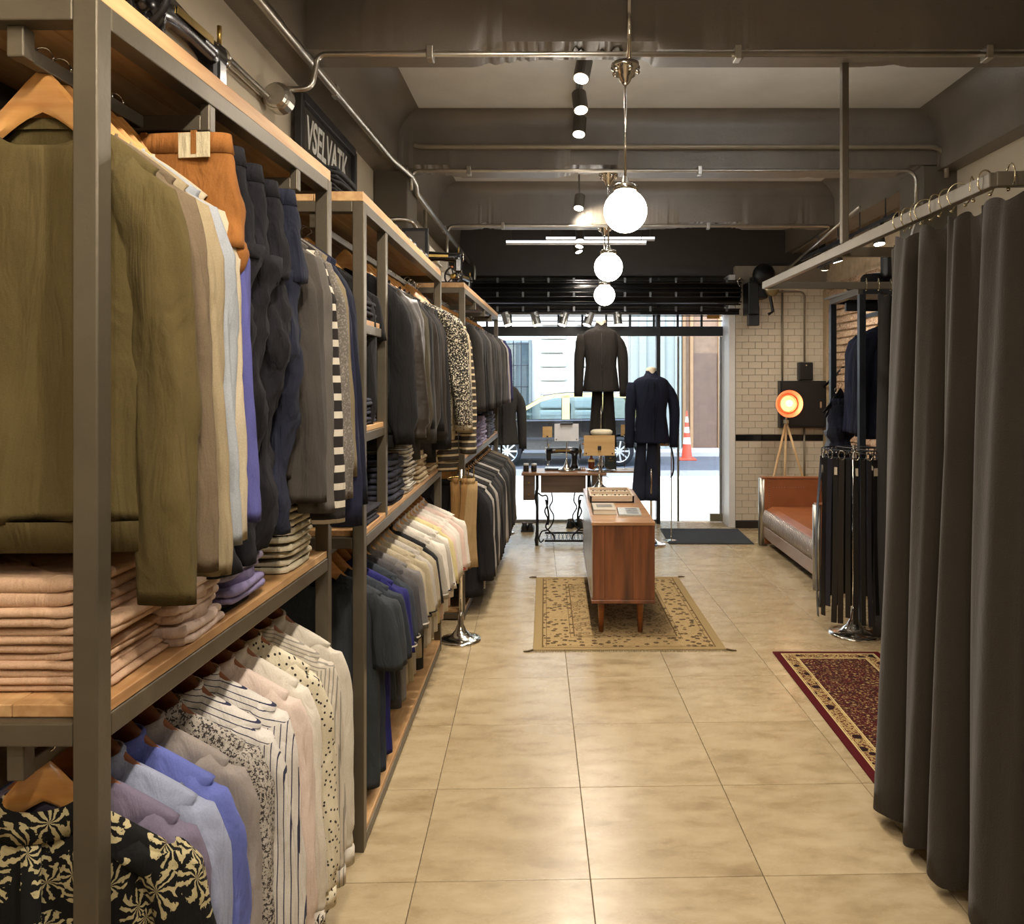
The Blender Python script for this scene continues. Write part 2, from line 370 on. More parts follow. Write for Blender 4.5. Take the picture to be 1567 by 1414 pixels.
# baseboard of the tiled wall
# tiled wall on the right of the shop front
TW = MB().box(2.06, 3.10, 8.92, 9.1, 0, 3.0).build('wall_tiled', plain('tile_grout', '#8d8474', .9), kind='structure')
CER = plain('white_glazed_tile', '#cfc4ae', .16, 0, .05, 5, 0, 60, None, 0, .4); CERB = plain('black_glazed_tile', '#121214', .12, 0, .1, 5)
tp = MB().box(-.0735, .0735, -.006, .006, -.0363, .0363).build('wall_tile', CER, TW, world=False, bevel=.002, seg=1)
tpb = MB().box(-.099, .099, -.008, .006, -.033, .033).build('black_tile', CERB, TW, world=False, bevel=.002, seg=1)
tw = root_loc(TW); first = True; firstb = True
zrow = .125
while zrow < 2.70:
    black = abs(zrow-1.04) < .036
    step, pr = (.2, tpb) if black else (.15, tp)
    x = 2.06 + (step/2 if int(round(zrow/.0756)) % 2 == 0 or black else step)-step*.5 
    while x < 3.08+step/2:
        if x+step/2 > 2.07:
            hw = step/2-.0015; a = max(x-hw, 2.062); b = min(x+hw, 3.07)
            if b-a > .02:
                if black and firstb: o = tpb; firstb = False
                elif not black and first: o = tp; first = False
                else: o = inst(pr, TW, (0, 0, 0))
                o.location = ((a+b)/2-tw.x, 8.916-tw.y, zrow-tw.z); o.scale = ((b-a)/(2*hw), 1, 1)
        x += step
    zrow += .0756
MB().box(2.06, 3.08, 8.895, 8.925, 0, .085).build('baseboard_right', plain('dark_base', '#2a2522', .4), kind='structure', bevel=.004)
# brick wall behind the sofa
BR = MB().box(3.12, 3.3, 5.8, 9.0, 0, 3.6).build('wall_brick', plain('lime_mortar', '#c2ad90', .95, 0, .2, 12, .8, 60), kind='structure')
def brick_mat(i, a, b):
    t = NT('brick_%d' % i); v = t.coords((1, 1, 1), kind='Object'); oi = t.n('ObjectInfo')
    ad = t.n('VectorMath', operation='ADD'); t.l(v, ad.inputs[0]); t.l(oi.outputs['Location'], ad.inputs[1])
    f = t.noise(ad.outputs[0], 16, 6, .7); g = t.noise(ad.outputs[0], 45, 5, .8)
    c = t.ramp(f, [(.3, srgb(a)), (.65, srgb(b))]); c = t.mix(t.ramp(g, [(.44, (0, 0, 0)), (.56, (.85, .85, .85))]), c, srgb('#c6b195'))
    t.col(c); t.set(.95); t.bump(g, .7, .01); return t.m
BM = [brick_mat(0, '#80604c', '#a88468'), brick_mat(1, '#6c5040', '#946f58'), brick_mat(2, '#93755e', '#b8977a')]
bl = root_loc(BR); protos = []
for k in range(3):
    m = MB().box(-.026, .012, -.108, .108, -.031, .031)
    m.v = [(x+R.uniform(-.006, .006)*(x < 0), y+R.uniform(-.006, .006), z+R.uniform(-.004, .004)) for x, y, z in m.v]
    protos.append([m.build('brick', BM[k], BR, world=False, bevel=.006, seg=1), True])
row = 0; z = .45
while z < 2.75:
    y = 6.35 + (.115 if row % 2 else 0)
    while y < 8.9:
        niche = 7.55 < y < 8.1 and 1.15 < z < 1.95
        if not niche:
            pr = protos[R.randrange(3)]
            if pr[1]: o = pr[0]; pr[1] = False
            else: o = inst(pr[0], BR, (0, 0, 0))
            o.location = (3.118+R.uniform(-.006, .004)-bl.x, y-bl.y, z-bl.z); o.rotation_euler = (R.uniform(-.03, .03), 0, R.uniform(-.02, .02))
        y += .236
    z += .079; row += 1
MB().box(3.08, 3.14, 7.5, 8.15, 1.15, 1.98).build('trim_11', plain('niche_plaster', '#a8926c', .9, 0, .15, 9, .5, 40), kind='structure', bevel=.01)
MB().box(3.06, 3.16, 8.80, 8.925, 0, 2.72).build('trim_12', plain('jamb_plaster', '#a89373', .9, 0, .15, 9, .5, 40), kind='structure', bevel=.012)
# ---- shop front
FRAMEM = plain('front_steel', '#2a2c2e', .4, .3, .15, 8)
ALU = metal('brushed_aluminium', '#9b9c9a', .35)
MB().box(L, 2.06, 9.26, 9.31, 2.215, 2.33).build('trim_13', FRAMEM, kind='structure', bevel=.004)
MB().box(1.19, 1.235, 9.16, 9.28, 0, 2.9).build('trim_14', FRAMEM, kind='structure', bevel=.004)
MB().box(1.99, 2.075, 8.93, 9.35, 0, 2.9).build('trim_15', plain('white_jamb', '#e6e4df', .5, 0, .04), kind='structure', bevel=.005)
MB().box(L, L+.08, 9.2, 9.35, 0, 2.9).build('trim_16', plain('white_jamb', '#e6e4df', .5), kind='structure')
GL = thin_glass('shop_glass')
w1 = MB().box(L+.08, 1.19, 9.285, 9.293, .03, 2.215).build('window_1', GL, kind='structure')
MB().box(L+.08, 1.19, 9.27, 9.31, 0, .03).build('sill', ALU, w1)
for zz in (2.39, 2.45): MB().box(L, 2.0, 9.28, 9.288, zz, zz+.012).build('glazing_bar', FRAMEM, w1)
x = -1.1
while x < 2.0:
    MB().box(x-.013, x+.013, 9.27, 9.295, 2.33, 2.52).build('short_bar', FRAMEM, w1); x += .284
dr = MB().box(1.24, 1.975, 9.285, 9.295, .012, 2.21).build('door_1', GL, kind='structure')
MB().box(1.955, 1.985, 9.275, 9.305, .01, 2.21).build('edge_profile', ALU, dr, bevel=.003)
MB().box(1.45, 1.475, 9.27, 9.31, .01, 2.21).build('edge_profile', ALU, dr, bevel=.003)
MB().box(1.84, 1.99, 9.262, 9.318, .012, .10).build('floor_hinge', plain('hinge_metal', '#8b8773', .4, .8), dr, bevel=.004)
MB().box(1.8, 1.95, 9.25, 9.262, 2.42, 2.475).build('door_sticker', plain('orange_sign', '#c98f3c', .5), dr)
# roll-up grille at the top of the shop front, with its drive
gr = thing('roller_grille', 'black rolled-up security grille across the top of the shop front', 'roller grille', (.6, 8.85, 2.45))
MB().lathe([(.13, -1.62), (.13, 1.46)], (.62, 8.86, 2.69), 20, 'x').build('drum', plain('grille_black', '#141416', .35, .4, .2, 10), gr, smooth=True)
for k in range(15):
    a = math.radians(50+k*14.5); rr = .155+.02*(k % 2)
    y, z = 8.86-rr*math.sin(a)*1.0, 2.685+rr*math.cos(a)*1.25
    MB().tube([(-1.0, y, z), (2.08, y, z)], .008, 6).build('slat', MATS['grille_black'] if k % 4 else BLACKSTEEL, gr)
for z0 in (2.46, 2.62, 2.78):
    x = -.93
    while x < 2.05:
        MB().box(x-.012, x+.012, 8.672, 8.684, z0, z0+.055).build('link_plate', plain('link_steel', '#5d5f60', .35, .6), gr)
        x += .284
MB().box(-1.1, 2.1, 8.9, 8.94, 2.44, 2.50).build('bottom_rail', MATS['grille_black'], gr)
mo = thing('shutter_motor', 'black geared chain drive of the roller grille beside the white tiled wall', 'motor', (2.28, 8.7, 2.43))
GB = MATS['grille_black']
MB().box(2.13, 2.25, 8.6, 8.86, 2.42, 2.78).build('bracket_plate', GB, mo, bevel=.01)
MB().box(2.20, 2.36, 8.63, 8.84, 2.60, 2.86).build('gear_housing', GB, mo, bevel=.02)
MB().lathe([(.02, -.05), (.075, -.045), (.085, 0), (.075, .04), (.02, .045)], (2.385, 8.6, 2.70), 18, 'y').build('chain_wheel', metal('worn_brass', '#8d8468', .4), mo, smooth=True)
MB().lathe([(.09, -.03), (.12, 0), (.12, .05), (.07, .08)], (2.30, 8.58, 2.86), 18, 'y').build('sprocket', GB, mo, smooth=True)
MB().box(2.15, 2.27, 8.66, 8.76, 2.30, 2.52).build('lower_guide', GB, mo, bevel=.01)
MB().tube([(2.37, 8.6, 2.62), (2.40, 8.6, 2.45), (2.35, 8.6, 2.42)], .018, 6).build('crank_arm', GB, mo)
MB().tube([(2.06, 8.7, 2.74), (2.03, 8.7, 2.80), (2.06, 8.7, 2.83), (2.12, 8.7, 2.80)], .008, 6).build('hook', CHROME, mo)
# ---------------------------------------------------------------- conduits and pipes
def pipe(label, pts, r, mat=GALV, cat='pipe', name='conduit', clips=()):
    o = thing(name, label, cat, pts[0])
    MB().tube(pts, r, 10).build('tube', mat, o, smooth=True)
    for c in clips:
        MB().cbox(c, (.03, .06, .06)).build('clip', mat, o, bevel=.004)
    return o
def bend(a, b, c, r=.08, n=5):
    """rounded corner path a-b-c"""
    a, b, c = Vector(a), Vector(b), Vector(c); u = (a-b).normalized()*r; v = (c-b).normalized()*r
    return [a] + [(b+u)*(1-t)**2 + b*2*t*(1-t) + (b+v)*t*t for t in [k/n for k in range(n+1)]] + [c]
PAINTP = plain('painted_conduit', '#8b816f', .4, .4, .1, 10)
p1 = bend((-1.20, 3.38, 2.97), (-1.06, 3.40, 2.98), (-1.05, 3.42, 3.15), .05) 
p1 = p1[:-1] + bend((-1.05, 3.42, 3.08), (-1.05, 3.42, 3.14), (2.7, 3.42, 3.14), .05)[1:]
pipe('galvanised conduit running across under the nearest ceiling beam', p1, .012, GALV, clips=[(-.55, 3.43, 3.145), (.8, 3.43, 3.145), (1.9, 3.43, 3.145)])
p2 = bend((-1.0, 5.40, 3.02), (-1.0, 5.40, 3.155), (2.66, 5.40, 3.155), .06)
p2 = p2[:-1] + bend((2.2, 5.40, 3.155), (2.50, 5.40, 3.155), (2.50, 5.40, 2.90), .08)[1:]
pipe('galvanised conduit across the lower edge of the middle ceiling beam', p2, .012, GALV, clips=[(-.6, 5.41, 3.155), (1.0, 5.41, 3.155)])
p2b = bend((-.98, 5.38, 3.33), (-.93, 5.38, 3.315), (2.4, 5.38, 3.315), .04)[:-1] + bend((2.3, 5.38, 3.315), (2.70, 5.38, 3.315), (2.70, 5.38, 3.1), .12)[1:]
pipe('grey painted pipe high across the face of the middle beam', p2b, .017, PAINTP)
p3 = bend((-1.02, 7.38, 3.02), (-1.02, 7.39, 3.16), (2.55, 7.39, 3.16), .06)[:-1] + bend((2.3, 7.39, 3.16), (2.62, 7.39, 3.16), (2.62, 8.6, 3.10), .1)[1:]
pipe('galvanised conduit across the farthest ceiling beam', p3, .014, GALV, clips=[(-.5, 7.40, 3.16), (1.45, 7.40, 3.16)])
def tube_lamp(label, x0_, x1_, y_, z_, up_, mt_='tube_glow', st_=3.0):
    o = thing('tube_lamp', label, 'tube lamp', (x0_, y_, z_))
    MB().tube([(x0_, y_, z_), (x1_, y_, z_)], .011, 10).build('tube', emit(mt_, (.86, .93, 1.0), st_), o, smooth=True)
    MB().box(x0_, x1_, y_-.012, y_+.012, z_-.032 if up_ else z_+.013, z_-.013 if up_ else z_+.032).build('batten', plain('white_track', '#d6d3cd', .3), o)
    for q_ in (x0_+.05, x1_-.05): MB().tube([(q_, y_, z_), (q_, y_, 3.57)], .004, 6).build('suspension', CHROME, o)
tube_lamp('thin glowing tube lamp hanging beyond the farthest beam, lower one', -.50, .92, 7.9, 3.10, True)
tube_lamp('thin glowing tube lamp hanging beyond the farthest beam, upper one', -.10, 1.05, 8.25, 3.20, True)
tube_lamp('added tube lamp brightening the nearest ceiling bay, hidden behind the first beam', .55, 1.95, 3.80, 3.30, True, 'added_tube_glow', 48.0)  # added unseen tube, lifts the slab brightness from behind the beam
tube_lamp('added tube lamp brightening the middle ceiling bay, hidden behind the second beam', .0, 1.5, 5.86, 3.30, True, 'added_tube_glow', 48.0)  # second added tube, out of view, lights the slab of this bay
pb = [(-1.15, .6, 3.143), (-1.112, 3.16, 3.143), (-1.065, 5.05, 3.143), (-1.0, 5.40, 3.12), (-.99, 5.52, 3.09), (-1.0, 5.62, 3.05), (-1.0, 6.4, 3.05), (-.99, 9.0, 3.05)]
pipe('thick galvanised conduit running the length of the left side beam', pb, .020, GALV, clips=[(-1.125, 2.4, 3.15), (-1.10, 3.9, 3.15), (-1.0, 7.0, 3.05)])
pipe('galvanised conduit along the beige left wall above the nearest rack', [(-1.235, .7, 2.90), (-1.235, 3.35, 2.925)], .014)
pipe('thin wall cable above the nearest rack conduit', [(-1.262, 1.6, 2.93), (-1.262, 2.6, 2.91)], .004, PAINTP, 'cable')
jb = thing('junction_box', 'round metal junction box on the left wall behind the nearest rack', 'junction box', (-1.2, 3.37, 2.87))
MB().lathe([(.055, -.04), (.062, -.03), (.062, .03), (.055, .04)], (-1.20, 3.38, 2.93), 18, 'y').build('box', GALV, jb, smooth=False)
MB().lathe([(.045, -.012), (.052, 0), (.052, .004)], (-1.20, 3.335, 2.93), 18, 'y').build('cover', GALV, jb)
pw = bend((-1.235, 4.2, 2.82), (-1.235, 5.35, 2.80), (-1.0, 5.40, 2.82), .08)[:-1] + bend((-1.1, 5.4, 2.82), (-.99, 5.42, 2.82), (-.99, 5.8, 2.66), .08)
pipe('conduit bending round the left pillar behind the second rack', pw, .014)
pipe('vertical conduit on the white duct beyond the left pillar', [(-.995, 5.95, 3.0), (-.995, 5.98, 2.5)], .014, PAINTP)
pipe('curved conduit dropping from the side beam to a box over the white duct', bend((-1.0, 7.2, 3.04), (-1.0, 7.2, 2.78), (-1.0, 6.95, 2.72), .12), .012)
pipe('thin conduit along the white duct wall', [(-1.005, 6.2, 2.70), (-1.005, 8.8, 2.70)], .010)
jb = thing('junction_box', 'small square junction box on the white duct', 'junction box', (-1.0, 6.9, 2.66)); MB().box(-1.03, -.95, 6.86, 6.95, 2.66, 2.75).build('box', GALV, jb, bevel=.006)
pipe('hooked pipe end at the far end of the left side beam', bend((-.98, 9.0, 3.05), (-.92, 8.9, 3.0), (-.93, 8.9, 2.6), .08), .016)
jb = thing('junction_box', 'metal junction box at the top of the right pillar', 'junction box', (2.5, 5.38, 2.80)); MB().lathe([(.045, -.03), (.05, 0), (.045, .03)], (2.50, 5.38, 2.86), 16, 'y').build('box', GALV, jb)
pipe('conduit dropping below the right pillar box', bend((2.5, 5.38, 2.82), (2.46, 5.38, 2.72), (2.46, 5.38, 2.6), .05), .010)
pipe('vertical conduit left on the white tiled wall down to the fuse box', [(2.59, 8.89, 2.72), (2.59, 8.89, 1.68)], .011, PAINTP)
pipe('bent conduit on the white tiled wall down to the small black box', bend((2.30, 8.88, 2.70), (2.84, 8.88, 2.70), (2.84, 8.88, 1.9), .07), .011, PAINTP)
pipe('short conduit below the black fuse box', [(2.84, 8.89, 1.17), (2.84, 8.89, .5)], .011, PAINTP)
pipe('conduit running back under the right ceiling cove', [(2.42, 6.2, 3.08), (2.5, 8.7, 2.86)], .012)
# ---------------------------------------------------------------- racks
def rack(name, label, x0, y0, x1, y1, back=-1.24, ztop=2.395, zmid=1.145, posts=(), tabs=(), boards=True, pw=.042):
    """open steel shelf rack: front corner (x0,y0) near, (x1,y1) far"""
    r = thing(name, label, 'shelf rack', ((x0+back)/2, (y0+y1)/2, 0))
    k = (x1-x0)/(y1-y0); fx = lambda y: x0+k*(y-y0)
    h = pw/2; B = lambda n, m, bev=.003: m.build(n, STEEL, r, bevel=bev)
    for y in (y0, y1):
        B('post', MB().bar((fx(y)-h, y, 0), (fx(y)-h, y, ztop-.035), pw, pw, (0, 1, 0)))
        B('post', MB().bar((back+h, y, 0), (back+h, y, ztop-.035), pw, pw, (0, 1, 0)))
        for z in (ztop-.055, zmid-.025, .03):
            B('end_rail', MB().bar((back+pw, y, z), (fx(y)-pw, y, z), pw, .04))
    for y in posts:
        B('post', MB().bar((fx(y)-h, y, zmid), (fx(y)-h, y, ztop-.075), pw*.9, pw*.9, (0, 1, 0)))
        B('post', MB().bar((back+h, y, zmid), (back+h, y, ztop-.075), pw*.9, pw*.9, (0, 1, 0)))
        for z in (1.93, 1.53):
            B('end_rail', MB().bar((back+pw, y, z-.03), (fx(y)-pw, y, z-.03), .03, .035))
            if y == posts[0]:
                MB().box(back+.02, fx(y)-.012, y0+.02, y, z-.012, z+.008).build('small_shelf', PINE, r, bevel=.002)
                B('shelf_rail', MB().bar((fx(y0)-h, y0+h, z-.03), (fx(y)-h, y-h, z-.03), .03, .035))
    for z in (ztop-.055, zmid-.025, .03):
        B('front_rail', MB().bar((fx(y0)-h, y0+h, z), (fx(y1)-h, y1-h, z), pw, .04))
        B('back_rail', MB().bar((back+h, y0+h, z), (back+h, y1-h, z), pw, .04))
    n = 3
    for z, nm in ((ztop-.035, 'top_board'), (zmid-.004, 'shelf_board'), (.05, 'base_board')):
        for i in range(n):   # three planks side by side
            a0 = back+.002+(fx(y0)-back-.004)*i/n; a1 = back+.002+(fx(y0)-back-.004)*(i+1)/n-.0015
            b0 = back+.002+(fx(y1)-back-.004)*i/n; b1 = back+.002+(fx(y1)-back-.004)*(i+1)/n-.0015
            th = .035 if nm == 'top_board' else .022
            m = MB().add([(a0, y0-.02*(th > .03), z), (a1, y0-.02*(th > .03), z), (b1, y1+.02*(th > .03), z), (b0, y1+.02*(th > .03), z)]+[(a0, y0-.02*(th > .03), z+th), (a1, y0-.02*(th > .03), z+th), (b1, y1+.02*(th > .03), z+th), (b0, y1+.02*(th > .03), z+th)],
              [(0, 3, 2, 1), (4, 5, 6, 7), (0, 1, 5, 4), (1, 2, 6, 5), (2, 3, 7, 6), (3, 0, 4, 7)])
            m.build(nm, PINE, r, bevel=.002)
    xm = (x0+back)/2+.085; xm1 = (x1+back)/2+.085
    for zb, z1 in ((ztop-.115, ztop-.075), (zmid-.10, zmid-.045)):
        B('clothes_bar', MB().bar((xm, y0+.02, zb), (xm1, y1-.02, zb), .022, .028))
        for y in [y0+.012]+list(tabs)+[y1-.012]:
            if zb > 1.5:
                if y in tabs:
                    B('hanging_tab', MB().bar((fx(y)-.012, y, ztop-.075), (fx(y)-.012, y, zb-.02), .022, .03, (0, 1, 0)))
                    B('cross_bar', MB().bar((fx(y)-.02, y, zb-.002), (back+.05, y, zb-.002), .03, .035))
                else: B('hanging_tab', MB().bar((xm+(xm1-xm)*(y-y0)/(y1-y0), y, ztop-.075), (xm+(xm1-xm)*(y-y0)/(y1-y0), y, zb-.014), .03, .03, (0, 1, 0)))
            else:
                xx = xm+(xm1-xm)*(y-y0)/(y1-y0); B('hanging_tab', MB().bar((xx, y, zmid-.045), (xx, y, zb-.012), .03, .03, (0, 1, 0)))
    return r
rack('clothes_rack', 'steel and pine clothes rack nearest the camera on the left', -.768, 1.327, -.731, 2.525, tabs=(1.72, 2.25))
rack('clothes_rack', 'middle steel and pine clothes rack with a narrow column of small shelves', -.693, 2.84, -.721, 4.91, posts=(3.235,))
rack('clothes_rack', 'farthest steel and pine clothes rack towards the shop window', -.644, 5.54, -.602, 8.16, tabs=(6.2, 6.9, 7.5))

# ---------------------------------------------------------------- hangers and garments (local: x across, y towards depth, z=0 on the bar)
def sgn(a, p): return math.copysign(abs(a)**p, a)
def hanger_mesh(kind):
    key = ('hanger', kind)
    if key in MATS: return MATS[key]
    thick = .017 if kind == 'thick' else .011; w = .196; n = 14; rings = []
    for i in range(-n, n+1):
        u = i/n; x = u*w; a = abs(u)
        top = -.050 - .146*a**1.06 + .034*math.exp(-(a/.33)**2)
        hgt = .05*(1-a)**.8+.018+.012*math.exp(-(a/.2)**2)
        if a > .98: hgt *= .5
        rings.append([(x, -thick/2, top-hgt*.15), (x, -thick/2, top-hgt*.85), (x, 0, top-hgt), (x, thick/2, top-hgt*.85), (x, thick/2, top-hgt*.15), (x, 0, top)])
    b = MB().loft(rings)
    hk = MB().tube([(0, 0, -.05), (0, 0, -.02), (.004, 0, -.012), (.018, 0, -.002)] + [(.0+.019*math.cos(t), 0, .002+.019*math.sin(t)) for t in [k*PI/8 for k in range(0, 10)]], .0019, 6)
    MATS[key] = (b, hk); return MATS[key]
HG = {}
def hanger(x, y, z, rz, label, kind='thin', mat=None, group=None):
    mat = mat or HANGW; key = (kind, mat.name)
    h = thing('clothes_hanger', label, 'hanger', (x, y, z), rz, group)
    if key not in HG:
        b, hk = hanger_mesh(kind)
        a = b.build('hanger_arms', mat, h, world=False, smooth=True, bevel=0); c = hk.build('hook', CHROME, h, world=False, smooth=True)
        q = a.modifiers.new('e', 'EDGE_SPLIT'); q.split_angle = .9
        HG[key] = (a, c)
    else:
        for s in HG[key]: inst(s, h, (0, 0, 0))
    return h
def ring_se(w, t, n, z, e=.75, cx=0, cy=0, fy=None):
    out = []
    for k in range(n):
        a = 2*PI*k/n; x = w*sgn(math.cos(a), e); y = t*sgn(math.sin(a), e)
        dy = fy(x, y, a) if fy else 0
        out.append((cx+x, cy+y+dy, z))
    return out
def crumple(rings, sd, amp, fx=9, fz=2.6, skip=1):
    """push ring points in and out so the cloth hangs in real folds"""
    n0 = len(rings)
    for i in range(skip, n0):
        r = rings[i]; cx = sum(p[0] for p in r)/len(r); cy = sum(p[1] for p in r)/len(r); k = min(1, (i-skip+1)/4)
        new = []
        for p in r:
            d = Vector((p[0]-cx, p[1]-cy)); L1 = max(d.length, 1e-4)
            a = noise.noise(Vector((p[0]*fx+sd*3.1, p[1]*fx*1.6, p[2]*fz)))+.5*noise.noise(Vector((p[0]*fx*2.6+sd, p[1]*fx*3, p[2]*fz*2.4)))
            a2 = abs(noise.noise(Vector((p[0]*fx*1.4-sd, p[1]*5, p[2]*fz*1.3+7))))
            s = amp*k*(a-1.1*(.25-min(.25, a2*1.6)))
            new.append((p[0]+d.x/L1*s*.7, p[1]+(1 if d.y > 0 else -1)*s*min(1, abs(d.y)/.012), p[2]))
        rings[i] = new
    return rings
def torso(sd, nw=.075, nz=-.125, sw=.205, sz=-.20, bw=.19, hw=.195, hz=-.85, t=.028, A=.010, n=32, m=16, drop=.045, open_front=0, flare=0):
    rr = random.Random(sd); ph = [rr.uniform(0, 6.3) for _ in range(4)]; kk = [rr.uniform(16, 24), rr.uniform(34, 46)]
    rings = []
    lv = [0, .05, .25, .5, .75, .93, 1.0]
    for i, u in enumerate(lv):
        w = nw+(sw-nw)*u; z = nz+(sz-nz)*(u**1.15); tt = t*(.62+.38*u)
        if i == 0: w *= .97; z += .004
        ring = []
        for k in range(n):
            a = 2*PI*k/n; x = w*sgn(math.cos(a), .8); y = tt*sgn(math.sin(a), .8)
            dz = -drop*(1-u)**2*(1 if y < 0 else -.25)*(1-min(1, abs(x)/w)**3)
            edge = (abs(x)/w)**6*u*(-.012)
            ring.append((x, y, z+dz+edge))
        rings.append(ring)
    for i in range(1, m+1):
        u = i/m; z = sz+(hz-sz)*u
        w = (sw-.004)+(bw-sw+.004)*min(1, u*4) if u < .25 else bw+(hw-bw)*(u-.25)/.75
        tt = t*(1+.25*u+flare*u)
        ring = []
        for k in range(n):
            a = 2*PI*k/n; x = w*sgn(math.cos(a), .8); y = tt*sgn(math.sin(a), .8)
            f = A*min(1, u*2.2)*(math.sin(kk[0]*x+ph[0]+z*1.5)+.5*math.sin(kk[1]*x+ph[1]-z*2.5))+.004*math.sin(7*z+ph[2])
            ring.append((x+.004*math.sin(9*z+ph[3])*u, y+f, z+(.004*math.sin(kk[0]*x+ph[1]) if u > .9 else 0)))
        rings.append(ring)
    rings = rings[:4]+crumple(rings[4:], sd, .010 if n < 30 else .013)
    # turn the hem inwards
    rings.append([(x*.97, y*.8, z+.012) for x, y, z in rings[-1]])
    return MB().loft(rings, False, True)
def sleeve(sd, s, sw=.205, sz=-.20, ln=.62, out=.05, r0=(.062, .034), r1=(.048, .026), n=16, m=12, cuff_pinch=0, A=.004, t0=0, fl=0):
    rr = random.Random(sd*3+int(s)); ph = [rr.uniform(0, 6.3) for _ in range(3)]; rings = []
    for i in range(m+1):
        u = i/m; z = sz+.004-ln*u if i else sz+.008
        cx = sw-.058+.035*min(1, u*5)+out*(u**.6)
        rx = r0[0]+(r1[0]-r0[0])*u; ry = r0[1]+(r1[1]-r0[1])*u
        if i == 0: rx *= .40; ry *= .5; cx += .020
        if i == 1: rx *= .80; ry *= .85; cx += .010
        if cuff_pinch and u > .9: rx *= 1-cuff_pinch; ry *= 1-cuff_pinch*.5
        ring = []
        for k in range(n):
            a = 2*PI*k/n; c, sn = sgn(math.cos(a), .85), sgn(math.sin(a), .85)
            wob = 1+.10*math.sin(3*a+ph[0]+5*z)+.05*math.sin(5*a+9*z+ph[1])
            if i == 0: zz = z-.01*abs(c)
            else: zz = z
            ring.append((s*(cx+rx*c*wob), ry*sn*wob+A*math.sin(11*z+ph[2])+t0*u, zz + (0 if i > 1 else -.02*max(0, c))))
        rings.append(ring)
    rings = rings[:2]+crumple(rings[2:], sd+s, .007 if n < 16 else .010, 16, 4.5)
    last = rings[-1]; cxm = sum(p[0] for p in last)/n; cym = sum(p[1] for p in last)/n
    rings.append([(cxm+(p[0]-cxm)*.85, cym+(p[1]-cym)*.75, p[2]+.012) for p in last])
    return MB().loft(rings, True, True)
def band(w, t, z0, z1, n=24, th=.004, drop=0, flare=1.0, tilt=0):
    """ring band such as a collar stand, rib or cuff"""
    o0 = ring_se(w, t, n, z0, .9); o1 = ring_se(w*flare, t*flare, n, z1, .9)
    def dr(r, k): return [(x, y, z-drop*(1 if y < 0 else -.3)*(1-min(1, abs(x)/w)**3)+tilt*y) for x, y, z in r]
    o0 = dr(o0, 1); o1 = dr(o1, 1)
    inn0 = [(x*(1-th/w), y*(1-th/t), z) for x, y, z in o0]; inn1 = [(x*(1-th/w), y*(1-th/t), z) for x, y, z in o1]
    return MB().loft([inn0, o0, o1, inn1, inn0], False, False)
